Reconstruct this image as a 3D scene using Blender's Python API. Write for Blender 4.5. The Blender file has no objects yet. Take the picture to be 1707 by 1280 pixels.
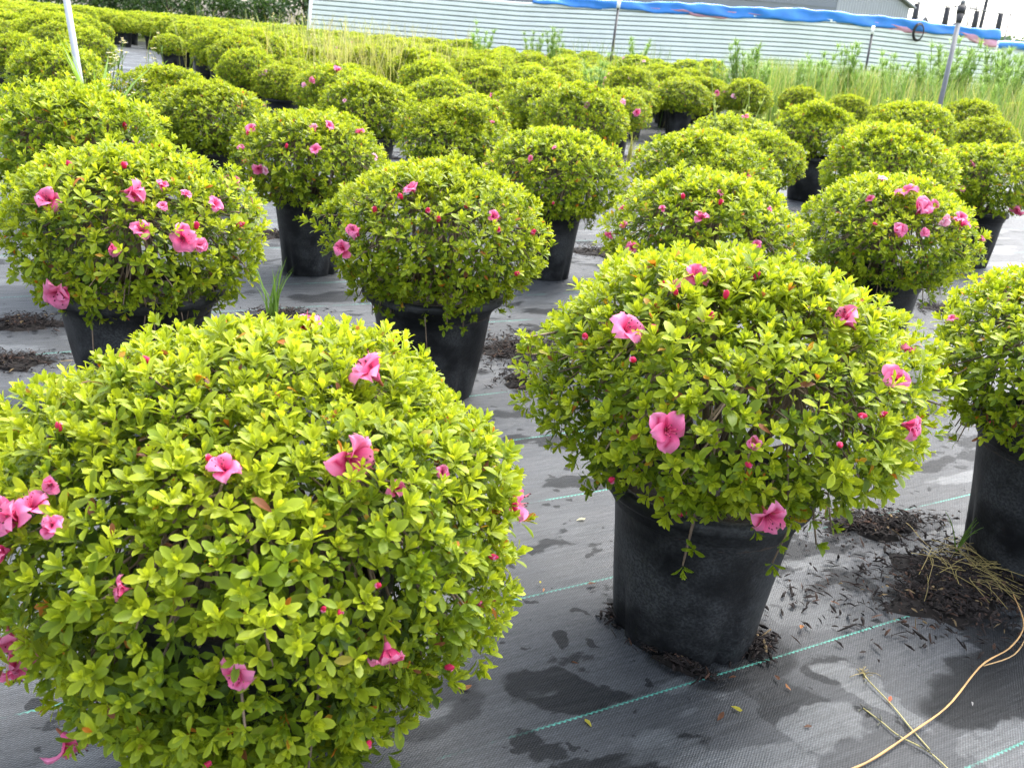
import bpy, math, random
import numpy as np
from mathutils import Matrix, Vector

S = bpy.context.scene
COL = S.collection
R = math.radians

# ------------------------------------------------------------------ camera
ROLL, TILT = math.atan(0.09), math.atan(568 / 1543)
cam_data = bpy.data.cameras.new('camera')
cam = bpy.data.objects.new('camera', cam_data)
COL.objects.link(cam)
fwd = Vector((0, math.cos(TILT), -math.sin(TILT)))
down0 = Vector((0, -math.sin(TILT), -math.cos(TILT)))
right0 = Vector((1, 0, 0))
cr, sr = math.cos(ROLL), math.sin(ROLL)
right = cr * right0 - sr * down0
down = sr * right0 + cr * down0
m = Matrix((right, -down, -fwd)).transposed().to_4x4()
m.translation = (0, 0, 1.0)
cam.matrix_world = m
cam_data.sensor_width = 36
cam_data.lens = 1543 / 1707 * 36
cam_data.clip_start, cam_data.clip_end = 0.02, 2000
cam_data.dof.use_dof = True
cam_data.dof.focus_distance = 1.6
cam_data.dof.aperture_fstop = 13
S.camera = cam

# ------------------------------------------------------------------ bright overcast sky and soft sun
SUN_EL, SUN_AZ = 58, 35            # azimuth measured from +Y towards +X
w = bpy.data.worlds.new('World'); S.world = w; w.use_nodes = True
nt = w.node_tree; nt.nodes.clear()
sky = nt.nodes.new('ShaderNodeTexSky'); sky.sky_type = 'NISHITA'; sky.sun_disc = False
sky.sun_elevation = R(SUN_EL); sky.sun_rotation = R(SUN_AZ)
sky.air_density, sky.dust_density, sky.ozone_density = 1.0, 4.0, 1.0
hs = nt.nodes.new('ShaderNodeHueSaturation'); hs.inputs['Saturation'].default_value = 0.55
bg = nt.nodes.new('ShaderNodeBackground'); bg.inputs['Strength'].default_value = 0.15
wo = nt.nodes.new('ShaderNodeOutputWorld')
nt.links.new(sky.outputs[0], hs.inputs['Color']); nt.links.new(hs.outputs[0], bg.inputs[0]); nt.links.new(bg.outputs[0], wo.inputs[0])
sun_data = bpy.data.lights.new('sun', 'SUN'); sun_data.energy = 0.8; sun_data.angle = R(40); sun_data.color = (1, 0.97, 0.92)
sun = bpy.data.objects.new('sun', sun_data); COL.objects.link(sun)
sd = Vector((math.sin(R(SUN_AZ)) * math.cos(R(SUN_EL)), math.cos(R(SUN_AZ)) * math.cos(R(SUN_EL)), math.sin(R(SUN_EL))))
sun.rotation_euler = sd.to_track_quat('Z', 'Y').to_euler(); sun.location = (0, 0, 20)
S.view_settings.view_transform = 'Standard'; S.view_settings.look = 'None'
S.view_settings.exposure = 2.42; S.view_settings.gamma = 1
S.view_settings.use_curve_mapping = False
S.render.engine = 'CYCLES'
S.cycles.max_bounces = 7; S.cycles.diffuse_bounces = 4; S.cycles.transmission_bounces = 4
S.cycles.use_denoising = True
S.cycles.caustics_reflective = S.cycles.caustics_refractive = False

CAM = np.array([0, 0, 1.0])

# ------------------------------------------------------------------ helpers
def terrain(x, y):
    return float(np.clip(0.0154 * (math.hypot(x, y) - 9), 0, 0.2))

def terrain_np(x, y):
    return np.clip(0.0154 * (np.hypot(x, y) - 9), 0, 0.2)

def tag(o, label=None, cat=None, group=None, kind=None):
    if label: o['label'] = label
    if cat: o['category'] = cat
    if group: o['group'] = group
    if kind: o['kind'] = kind
    return o

def add(name, data, parent=None, matrix=None):
    o = bpy.data.objects.new(name, data)
    COL.objects.link(o)
    if parent is not None: o.parent = parent
    if matrix is not None: o.matrix_local = matrix
    return o

def empty(name, loc=(0, 0, 0), rz=0, s=1):
    o = bpy.data.objects.new(name, None); COL.objects.link(o)
    o.empty_display_size = 0.1
    o.location = loc; o.rotation_euler = (0, 0, rz); o.scale = (s, s, s)
    return o

def mesh(name, V, F, mat=None, col=None, smooth=True):
    """V (n,3) array, F list of tuples or (m,k) array, col (n,3) optional colours."""
    me = bpy.data.meshes.new(name)
    V = np.asarray(V, dtype=np.float32)
    if isinstance(F, np.ndarray):
        n, k = F.shape
        me.vertices.add(len(V)); me.vertices.foreach_set('co', V.ravel())
        me.loops.add(n * k); me.loops.foreach_set('vertex_index', F.astype(np.int32).ravel())
        me.polygons.add(n); me.polygons.foreach_set('loop_start', np.arange(0, n * k, k, dtype=np.int32))
        me.update(calc_edges=True)
    else:
        me.from_pydata([tuple(map(float, v)) for v in V], [], [tuple(int(i) for i in f) for f in F])
    if smooth: me.polygons.foreach_set('use_smooth', np.ones(len(me.polygons), dtype=bool))
    if col is not None:
        a = me.color_attributes.new('col', 'FLOAT_COLOR', 'POINT')
        c = np.ones((len(V), 4), dtype=np.float32); c[:, :3] = col
        a.data.foreach_set('color', c.ravel())
    if mat: me.materials.append(mat)
    me.update()
    return me

class MB:
    """collects pieces of geometry for one mesh"""
    def __init__(s): s.V, s.F, s.C, s.n = [], [], [], 0
    def put(s, V, F, c=None):
        V = np.asarray(V, dtype=float).reshape(-1, 3)
        s.V.append(V); s.F += [tuple(int(i) + s.n for i in f) for f in F]
        s.C.append(np.broadcast_to(np.asarray(c if c is not None else (1, 1, 1), dtype=float), (len(V), 3)))
        s.n += len(V)
    def box(s, lo, hi, c=None, M=None):
        x0, y0, z0 = lo; x1, y1, z1 = hi
        V = np.array([(x0,y0,z0),(x1,y0,z0),(x1,y1,z0),(x0,y1,z0),(x0,y0,z1),(x1,y0,z1),(x1,y1,z1),(x0,y1,z1)], dtype=float)
        if M is not None: V = np.array([M @ Vector(v) for v in V])
        s.put(V, [(0,3,2,1),(4,5,6,7),(0,1,5,4),(1,2,6,5),(2,3,7,6),(3,0,4,7)], c)
    def tube(s, pts, rad, n=6, c=None, cap=True):
        pts = np.asarray(pts, dtype=float); k = len(pts)
        rad = np.broadcast_to(rad, (k,)) if np.ndim(rad) == 0 else np.asarray(rad)
        T = np.gradient(pts, axis=0); T /= np.linalg.norm(T, axis=1)[:, None] + 1e-12
        up = np.array([0, 0, 1.0]) if abs(T[0][2]) < 0.9 else np.array([1.0, 0, 0])
        A = np.cross(T, up); A /= np.linalg.norm(A, axis=1)[:, None] + 1e-12
        B = np.cross(T, A)
        th = np.arange(n) * 2 * np.pi / n
        V = pts[:, None] + rad[:, None, None] * (np.cos(th)[None, :, None] * A[:, None] + np.sin(th)[None, :, None] * B[:, None])
        F = [(i*n+j, i*n+(j+1) % n, (i+1)*n+(j+1) % n, (i+1)*n+j) for i in range(k-1) for j in range(n)]
        if cap: F += [tuple(range(n))[::-1], tuple((k-1)*n+j for j in range(n))]
        s.put(V.reshape(-1, 3), F, c)
    def lathe(s, prof, n=32, c=None, mod=None):
        prof = np.asarray(prof, dtype=float); th = np.arange(n) * 2 * np.pi / n
        V = np.zeros((len(prof), n, 3))
        for i, (r, z) in enumerate(prof):
            rr = r * (mod(th, z) if mod else 1)
            V[i, :, 0] = rr * np.cos(th); V[i, :, 1] = rr * np.sin(th); V[i, :, 2] = z
        F = [(i*n+j, i*n+(j+1) % n, (i+1)*n+(j+1) % n, (i+1)*n+j) for i in range(len(prof)-1) for j in range(n)]
        s.put(V.reshape(-1, 3), F, c)
    def mesh(s, name, mat, smooth=True):
        return mesh(name, np.concatenate(s.V), s.F, mat, np.concatenate(s.C), smooth)

# ------------------------------------------------------------------ materials
def new_mat(name):
    mt = bpy.data.materials.new(name); mt.use_nodes = True
    t = mt.node_tree; t.nodes.clear()
    out = t.nodes.new('ShaderNodeOutputMaterial')
    return mt, t, out

def N(t, typ, **kw):
    n = t.nodes.new(typ)
    for k, v in kw.items():
        if k.startswith('i_'): n.inputs[k[2:]].default_value = v
        else: setattr(n, k, v)
    return n

def math_node(t, op, a, b=None, c=None):
    n = t.nodes.new('ShaderNodeMath'); n.operation = op
    for i, v in enumerate((a, b, c)):
        if v is None: continue
        if isinstance(v, (int, float)): n.inputs[i].default_value = v
        else: t.links.new(v, n.inputs[i])
    return n.outputs[0]

def mix_col(t, fac, a, b, mode='MIX'):
    n = t.nodes.new('ShaderNodeMix'); n.data_type = 'RGBA'; n.blend_type = mode
    for sock, v in ((n.inputs[0], fac), (n.inputs[6], a), (n.inputs[7], b)):
        if isinstance(v, (int, float)): sock.default_value = v
        elif isinstance(v, tuple): sock.default_value = v if len(v) == 4 else (*v, 1)
        else: t.links.new(v, sock)
    return n.outputs[2]

def ramp(t, fac, stops):
    n = t.nodes.new('ShaderNodeMapRange'); n.clamp = True; n.interpolation_type = 'SMOOTHSTEP'
    n.inputs[1].default_value, n.inputs[2].default_value = stops[0], stops[1]
    n.inputs[3].default_value, n.inputs[4].default_value = (stops[2], stops[3]) if len(stops) > 2 else (0, 1)
    t.links.new(fac, n.inputs[0])
    return n.outputs[0]

def leafy(name, rough=0.42, trans=0.35, spec=0.45, tint=(1.15, 1.1, 0.7)):
    """thin leaf or petal: its own colour attribute, some light passing through"""
    mt, t, out = new_mat(name)
    at = N(t, 'ShaderNodeAttribute', attribute_name='col')
    co = N(t, 'ShaderNodeTexCoord')
    nz = N(t, 'ShaderNodeTexNoise', i_Scale=60.0, i_Detail=2.0)
    t.links.new(co.outputs['Object'], nz.inputs['Vector'])
    v = ramp(t, nz.outputs['Fac'], (0.2, 0.8, 0.86, 1.12))
    oi = N(t, 'ShaderNodeObjectInfo')
    ov = ramp(t, oi.outputs['Random'], (0, 1, 0.92, 1.08))
    vv = math_node(t, 'MULTIPLY', v, ov)
    colr = mix_col(t, 1.0, at.outputs['Color'], vv, 'MULTIPLY')
    pb = N(t, 'ShaderNodeBsdfPrincipled', i_Roughness=rough)
    pb.inputs['Specular IOR Level'].default_value = spec
    t.links.new(colr, pb.inputs['Base Color'])
    tr = N(t, 'ShaderNodeBsdfTranslucent')
    t.links.new(mix_col(t, 1.0, colr, tint, 'MULTIPLY'), tr.inputs['Color'])
    mx = N(t, 'ShaderNodeMixShader', i_Fac=trans)
    t.links.new(pb.outputs[0], mx.inputs[1]); t.links.new(tr.outputs[0], mx.inputs[2])
    t.links.new(mx.outputs[0], out.inputs['Surface'])
    return mt

def plain(name, col, rough=0.6, noise=0.15, scale=8.0, metal=0.0, attr=False, spec=0.5, bump=0.0):
    mt, t, out = new_mat(name)
    co = N(t, 'ShaderNodeTexCoord')
    nz = N(t, 'ShaderNodeTexNoise', i_Scale=scale, i_Detail=5.0)
    t.links.new(co.outputs['Object'], nz.inputs['Vector'])
    v = ramp(t, nz.outputs['Fac'], (0.25, 0.75, 1 - noise, 1 + noise))
    base = N(t, 'ShaderNodeAttribute', attribute_name='col').outputs['Color'] if attr else (*col, 1)
    pb = N(t, 'ShaderNodeBsdfPrincipled', i_Metallic=metal)
    pb.inputs['Specular IOR Level'].default_value = spec
    t.links.new(mix_col(t, 1.0, base, v, 'MULTIPLY'), pb.inputs['Base Color'])
    t.links.new(ramp(t, nz.outputs['Fac'], (0.2, 0.8, max(rough - 0.1, 0.05), rough + 0.1)), pb.inputs['Roughness'])
    if bump:
        b = N(t, 'ShaderNodeBump', i_Strength=bump, i_Distance=0.01)
        t.links.new(nz.outputs['Fac'], b.inputs['Height']); t.links.new(b.outputs[0], pb.inputs['Normal'])
    t.links.new(pb.outputs[0], out.inputs['Surface'])
    return mt

M_LEAF = leafy('azalea_leaf', rough=0.45, trans=0.46, spec=0.28)
M_PETAL = leafy('azalea_petal', rough=0.55, trans=0.38, spec=0.25, tint=(1.0, 0.9, 0.95))
M_WEED = leafy('weed_leaf', rough=0.5, trans=0.35, spec=0.3)
M_BARK = plain('twig_bark', (0.10, 0.065, 0.045), 0.75, 0.35, 60, attr=True)
M_SOIL = plain('potting_soil', (0.022, 0.015, 0.011), 0.85, 0.5, 60, bump=0.6)
M_CHIP = plain('bark_chip', (0.03, 0.02, 0.015), 0.8, 0.4, 50, attr=True, spec=0.2)
M_DRY = plain('dry_stem', (0.4, 0.26, 0.1), 0.55, 0.2, 40, attr=True)
M_PIPE = plain('painted_pipe', (0.40, 0.42, 0.44), 0.4, 0.06, 20)
M_STEEL = plain('galvanised_steel', (0.12, 0.125, 0.13), 0.45, 0.15, 20, metal=0.3)
M_BLACK = plain('black_plastic', (0.012, 0.012, 0.013), 0.5, 0.2, 20)
M_WHITE = plain('white_plastic', (0.75, 0.75, 0.73), 0.5, 0.05, 20)
M_SHEET = plain('corrugated_sheet', (0.78, 0.82, 0.79), 0.45, 0.05, 3)
M_RIB_SHADE = plain('rib_shade_grey', (0.24, 0.27, 0.27), 0.6, 0.1, 3)  # grey painted in for the shaded sides of the fence ribs
M_BLUE = plain('blue_tarp', (0.045, 0.24, 0.72), 0.45, 0.15, 2.5)
M_PINK = plain('pink_tarp', (0.60, 0.30, 0.40), 0.55, 0.15, 3)
M_GREYW = plain('grey_cladding', (0.20, 0.215, 0.24), 0.5, 0.06, 1)
M_LIGHTW = plain('light_cladding', (0.30, 0.315, 0.335), 0.5, 0.05, 1)
M_FILM = plain('greenhouse_film', (0.36, 0.37, 0.375), 0.5, 0.08, 1)

# black nursery pot: dusty scuffed plastic
def pot_material():
    mt, t, out = new_mat('pot_plastic')
    co = N(t, 'ShaderNodeTexCoord'); oi = N(t, 'ShaderNodeObjectInfo')
    off = N(t, 'ShaderNodeVectorMath', operation='ADD')
    t.links.new(co.outputs['Object'], off.inputs[0]); t.links.new(oi.outputs['Location'], off.inputs[1])
    n1 = N(t, 'ShaderNodeTexNoise', i_Scale=7.0, i_Detail=6.0, i_Roughness=0.65)
    n2 = N(t, 'ShaderNodeTexNoise', i_Scale=220.0, i_Detail=2.0)
    t.links.new(off.outputs[0], n1.inputs['Vector']); t.links.new(off.outputs[0], n2.inputs['Vector'])
    dust = math_node(t, 'MULTIPLY', ramp(t, n1.outputs['Fac'], (0.38, 0.66)), ramp(t, n2.outputs['Fac'], (0.35, 0.65, 0.35, 1)))
    c = mix_col(t, dust, (0.0075, 0.008, 0.009), (0.052, 0.054, 0.056))
    pb = N(t, 'ShaderNodeBsdfPrincipled')
    pb.inputs['Specular IOR Level'].default_value = 0.22
    t.links.new(c, pb.inputs['Base Color'])
    t.links.new(ramp(t, n1.outputs['Fac'], (0.3, 0.75, 0.36, 0.62)), pb.inputs['Roughness'])
    b = N(t, 'ShaderNodeBump', i_Strength=0.5, i_Distance=0.012)
    t.links.new(n1.outputs['Fac'], b.inputs['Height']); t.links.new(b.outputs[0], pb.inputs['Normal'])
    t.links.new(pb.outputs[0], out.inputs['Surface'])
    return mt
M_POT = pot_material()

ANG = R(29.9)                       # the woven stripes run this way
EX = np.array([math.cos(ANG), math.sin(ANG)]); EY = np.array([-EX[1], EX[0]])

# woven ground cloth: weave, worn teal marker stripes, damp patches; object X runs along the stripes
WET = [  # x, y, half length along stripe, half width across, turn, amount (1 wet, -1 pale film)
    (0.122, 1.271, .10, .055, -35, 1), (0.139, 1.385, .022, .02, 0, 1), (-0.09, 1.18, .12, .07, 0, .7),
    (0.60, 1.40, .05, .05, 0, .8), (0.50, 1.30, .06, .16, 12, .7), (0.93, 1.40, .22, .10, 0, 1.0), (0.257, 1.12, .12, .025, 0, 1),
    (0.56, 1.23, .075, .055, 0, -1), (0.66, 1.34, .035, .13, 10, -1), (0.60, 1.60, .09, .10, 0, -.5), (0.85, 1.22, .10, .05, 20, -.8),
    (0.02, 2.45, .10, .05, 0, .9), (-0.86, 2.22, .16, .06, 0, .8), (-1.2, 2.45, .2, .07, 0, -.8), (0.05, 3.6, .2, .1, 0, 1), (-0.7, 3.5, .22, .08, 0, .9),
    (-0.19, 1.42, .10, .05, 0, .6), (0.42, 1.42, .16, .10, 0, .9),
]
def cloth_material():
    mt, t, out = new_mat('woven_ground_cloth')
    co = N(t, 'ShaderNodeTexCoord')
    P = co.outputs['Object']
    sx = N(t, 'ShaderNodeSeparateXYZ'); t.links.new(P, sx.inputs[0])
    X, Y = sx.outputs['X'], sx.outputs['Y']
    def noise(scale, detail=4.0, sc=(1, 1, 1), rough=0.5):
        mp = N(t, 'ShaderNodeMapping'); mp.inputs['Scale'].default_value = sc
        t.links.new(P, mp.inputs['Vector'])
        n = N(t, 'ShaderNodeTexNoise', i_Scale=scale, i_Detail=detail, i_Roughness=rough)
        t.links.new(mp.outputs[0], n.inputs['Vector']); return n
    streak = noise(9.0, 5.0, (1, 16, 1)).outputs['Fac']
    big = noise(1.1, 5.0, (1, 1.6, 1)).outputs['Fac']
    warpn = noise(9.0, 4.0)
    fine = noise(260.0, 2.0, (1, 2.2, 1)).outputs['Fac']
    # weave: small offset bricks of tape
    wx = math_node(t, 'SINE', math_node(t, 'MULTIPLY', X, 2 * math.pi / 0.0066))
    wy = math_node(t, 'SINE', math_node(t, 'MULTIPLY', Y, 2 * math.pi / 0.0050))
    weave = math_node(t, 'MULTIPLY', wx, wy)
    wv = ramp(t, weave, (-1, 1, 0.62, 1.38))
    wv = math_node(t, 'MULTIPLY', wv, ramp(t, fine, (0.3, 0.7, 0.75, 1.25)))
    # damp and pale patches with their own outlines, pushed about by noise
    sw = N(t, 'ShaderNodeSeparateColor'); t.links.new(warpn.outputs['Color'], sw.inputs[0])
    wxp = math_node(t, 'ADD', X, math_node(t, 'MULTIPLY', math_node(t, 'SUBTRACT', sw.outputs[0], 0.5), 0.16))
    wyp = math_node(t, 'ADD', Y, math_node(t, 'MULTIPLY', math_node(t, 'SUBTRACT', sw.outputs[1], 0.5), 0.16))
    wet, film = None, None
    for (px, py, a, b, turn, amt) in WET:
        q = np.array([px, py]); lx, ly = float(q @ EX), float(q @ EY)
        ct, st = math.cos(R(turn)), math.sin(R(turn))
        dx = math_node(t, 'SUBTRACT', wxp, lx); dy = math_node(t, 'SUBTRACT', wyp, ly)
        u = math_node(t, 'ADD', math_node(t, 'MULTIPLY', dx, ct / (a * .86)), math_node(t, 'MULTIPLY', dy, st / (a * .86)))
        v = math_node(t, 'ADD', math_node(t, 'MULTIPLY', dx, -st / (b * .86)), math_node(t, 'MULTIPLY', dy, ct / (b * .86)))
        r2 = math_node(t, 'ADD', math_node(t, 'MULTIPLY', u, u), math_node(t, 'MULTIPLY', v, v))
        k = math_node(t, 'MULTIPLY', ramp(t, r2, (0.92, 1.36, 1, 0)), abs(amt) * 0.85)
        if amt > 0: wet = k if wet is None else math_node(t, 'MAXIMUM', wet, k)
        else: film = k if film is None else math_node(t, 'MAXIMUM', film, k)
    n3 = noise(2.2, 6.0, (1, 1.7, 1), 0.6).outputs['Fac']
    wet = math_node(t, 'MAXIMUM', wet, math_node(t, 'MULTIPLY', ramp(t, n3, (0.585, 0.605)), 0.8))
    n4 = noise(1.7, 5.0, (1, 2.4, 1), 0.55).outputs['Fac']
    film = math_node(t, 'MAXIMUM', film, math_node(t, 'MULTIPLY', ramp(t, n4, (0.57, 0.60)), 0.7))
    drops = noise(24.0, 2.0).outputs['Fac']
    wet = math_node(t, 'MAXIMUM', wet, math_node(t, 'MULTIPLY', ramp(t, drops, (0.665, 0.685)), 0.8))
    wet = math_node(t, 'MULTIPLY', wet, math_node(t, 'SUBTRACT', 1.0, film))
    base = mix_col(t, ramp(t, big, (0.3, 0.7)), (0.040, 0.043, 0.046), (0.066, 0.070, 0.075))
    base = mix_col(t, film, base, (0.080, 0.086, 0.090))
    base = mix_col(t, wet, base, (0.012, 0.013, 0.014))
    base = mix_col(t, 1.0, base, math_node(t, 'MULTIPLY', wv, ramp(t, streak, (0.25, 0.75, 0.80, 1.18))), 'MULTIPLY')
    # marker stripes every 0.331 m
    zig = math_node(t, 'MULTIPLY', math_node(t, 'PINGPONG', X, 0.005), 0.55)
    yy = math_node(t, 'ADD', Y, zig)
    per = math_node(t, 'ABSOLUTE', math_node(t, 'SUBTRACT', math_node(t, 'FLOORED_MODULO', math_node(t, 'ADD', yy, -0.635 + 0.1655 - 0.0014), 0.331), 0.1655))
    line = ramp(t, per, (0.0015, 0.0024, 1, 0))
    wear = noise(3.0, 5.0, (1, 0.3, 1), 0.7).outputs['Fac']
    line = math_node(t, 'MULTIPLY', line, ramp(t, wear, (0.41, 0.55)))
    thread = ramp(t, math_node(t, 'PINGPONG', X, 0.005), (0.0, 0.005, 0.55, 1.15))
    lc = mix_col(t, 1.0, (0.085, 0.30, 0.24), thread, 'MULTIPLY')
    base = mix_col(t, math_node(t, 'MULTIPLY', line, 0.9), base, lc)
    pb = N(t, 'ShaderNodeBsdfPrincipled')
    t.links.new(base, pb.inputs['Base Color'])
    rough = math_node(t, 'SUBTRACT', 0.52, math_node(t, 'MULTIPLY', math_node(t, 'MAXIMUM', math_node(t, 'MULTIPLY', wet, 0.5), film), 0.17))
    t.links.new(rough, pb.inputs['Roughness'])
    t.links.new(math_node(t, 'SUBTRACT', math_node(t, 'ADD', 0.18, math_node(t, 'MULTIPLY', film, 0.06)), math_node(t, 'MULTIPLY', wet, 0.13)), pb.inputs['Specular IOR Level'])
    h = math_node(t, 'ADD', math_node(t, 'MULTIPLY', weave, 0.0007), math_node(t, 'MULTIPLY', streak, 0.0022))
    h = math_node(t, 'ADD', h, math_node(t, 'MULTIPLY', big, 0.05))
    h = math_node(t, 'ADD', h, math_node(t, 'MULTIPLY', noise(5.0, 3.0, (1, 2.6, 1)).outputs['Fac'], 0.03))
    b = N(t, 'ShaderNodeBump', i_Strength=0.55, i_Distance=1.0)
    t.links.new(h, b.inputs['Height']); t.links.new(b.outputs[0], pb.inputs['Normal'])
    t.links.new(pb.outputs[0], out.inputs['Surface'])
    return mt
M_CLOTH = cloth_material()

def soil_ground():
    mt, t, out = new_mat('grassy_soil')
    co = N(t, 'ShaderNodeTexCoord')
    n = N(t, 'ShaderNodeTexNoise', i_Scale=0.8, i_Detail=8.0)
    t.links.new(co.outputs['Object'], n.inputs['Vector'])
    pb = N(t, 'ShaderNodeBsdfPrincipled', i_Roughness=0.9)
    t.links.new(mix_col(t, ramp(t, n.outputs['Fac'], (0.35, 0.65)), (0.06, 0.085, 0.025), (0.13, 0.14, 0.05)), pb.inputs['Base Color'])
    t.links.new(pb.outputs[0], out.inputs['Surface'])
    return mt
M_GROUND = soil_ground()

# ------------------------------------------------------------------ where the azaleas, blooms and buds stand (metres)
BUSHES = [
    ('front', -0.310, 1.043, 0.000, 1.000, -1),
    ('A', 0.362, 1.490, 0.000, 1.060, -1),
    ('4', -0.982, 2.289, 0.000, 1.017, -1),
    ('5', -0.249, 2.591, 0.000, 1.007, -1),
    ('6', -0.909, 3.886, 0.000, 0.998, -1),
    ('7', 0.100, 4.186, 0.000, 0.986, -1),
    ('8', 0.561, 2.917, 0.000, 1.003, -1),
    ('9', 1.294, 3.347, 0.000, 0.995, -1),
    ('10', 2.574, 5.411, 0.000, 0.960, -1),
    ('11', 0.791, 4.364, 0.000, 0.955, -1),
    ('12', 1.480, 6.183, 0.000, 0.823, -1),
    ('13', 1.383, 6.644, 0.000, 1.015, -1),
    ('14', 2.232, 7.663, 0.000, 1.024, -1),
    ('15a', 2.352, 6.482, 0.000, 0.953, -1),
    ('15b', 1.791, 4.820, 0.000, 0.988, -1),
    ('16', 3.136, 8.044, 0.000, 1.096, -1),
    ('17', 4.778, 10.785, 0.028, 1.069, -1),
    ('18', 3.920, 8.458, 0.000, 0.953, -1),
    ('19', 7.513, 15.336, 0.098, 1.005, 3),
    ('20', 3.540, 13.193, 0.065, 0.969, 3),
    ('21', 5.031, 15.654, 0.103, 0.954, 3),
    ('22', 3.768, 11.846, 0.045, 0.900, 3),
    ('23', 4.367, 12.006, 0.047, 0.939, 3),
    ('23b', 2.631, 12.337, 0.052, 0.983, 3),
    ('24', 1.807, 12.333, 0.052, 1.084, -1),
    ('24b', 2.256, 12.926, 0.061, 1.010, 2),
    ('25', 0.712, 8.771, 0.000, 1.022, -1),
    ('26', 1.221, 13.008, 0.062, 1.110, -1),
    ('27', 1.745, 17.890, 0.135, 1.200, 2),
    ('28', 2.744, 18.321, 0.142, 1.200, 2),
    ('28b', 3.587, 20.822, 0.180, 1.200, 2),
    ('29', 0.278, 6.546, 0.000, 0.999, -1),
    ('30', -0.418, 5.183, 0.000, 0.959, -1),
    ('31', 0.067, 7.584, 0.000, 1.002, 2),
    ('31b', -0.107, 8.414, 0.000, 1.014, 2),
    ('32', 0.233, 11.979, 0.047, 0.969, 2),
    ('33', -0.261, 20.689, 0.180, 0.859, 2),
    ('34', -0.614, 13.954, 0.077, 0.992, 2),
    ('35', -0.563, 10.846, 0.030, 0.882, 2),
    ('36', -1.081, 9.762, 0.013, 0.967, 2),
    ('37', -0.814, 8.088, 0.000, 0.913, 2),
    ('38', -0.457, 7.267, 0.000, 0.904, 2),
    ('39', -1.853, 16.149, 0.110, 0.904, 2),
    ('40', -2.332, 20.747, 0.180, 1.095, 2),
    ('41', -3.461, 20.699, 0.180, 0.900, 2),
    ('42', -1.098, 6.270, 0.000, 1.011, -1),
    ('43', -1.628, 8.003, 0.000, 1.067, -1),
    ('43b', -1.959, 8.710, 0.000, 0.853, 1),
    ('43c', -1.805, 12.197, 0.050, 0.866, 2),
    ('44', -2.501, 9.426, 0.008, 0.831, -1),
    ('45', -2.936, 9.808, 0.014, 0.969, -1),
    ('46', -4.117, 12.782, 0.059, 0.877, 1),
    ('47a', -2.319, 6.090, 0.000, 0.946, -1),
    ('47b', -1.728, 5.092, 0.000, 0.959, -1),
    ('48', -5.723, 15.018, 0.093, 0.843, -1),
    ('49', -8.279, 20.685, 0.180, 0.843, 1),
    ('50', -8.831, 20.708, 0.180, 0.934, 1),
    ('51', -3.026, 6.101, 0.000, 0.974, -1),
    ('52', -2.368, 4.706, 0.000, 0.922, -1),
    ('53', -1.594, 3.272, 0.000, 0.999, -1),
    ('54a', -6.434, 13.068, 0.064, 0.861, -1),
    ('54b', -4.735, 10.114, 0.018, 0.941, -1),
    ('55', -6.581, 12.328, 0.052, 0.876, -1),
    ('56', -6.019, 10.802, 0.030, 0.800, -1),
    ('57', -7.863, 17.296, 0.128, 0.850, 0),
    ('58', 0.458, 20.755, 0.180, 1.127, 2),
    ('59', 0.968, 19.506, 0.161, 1.146, 2),
    ('60', -1.637, 20.760, 0.180, 1.147, 2),
    ('61', -3.572, 14.470, 0.085, 0.944, 1),
    ('62', -4.591, 16.911, 0.122, 0.911, 1),
    ('63', -3.079, 14.665, 0.088, 0.901, 1),
    ('R', 1.195, 1.865, 0.000, 1.000, -1),
]
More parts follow.
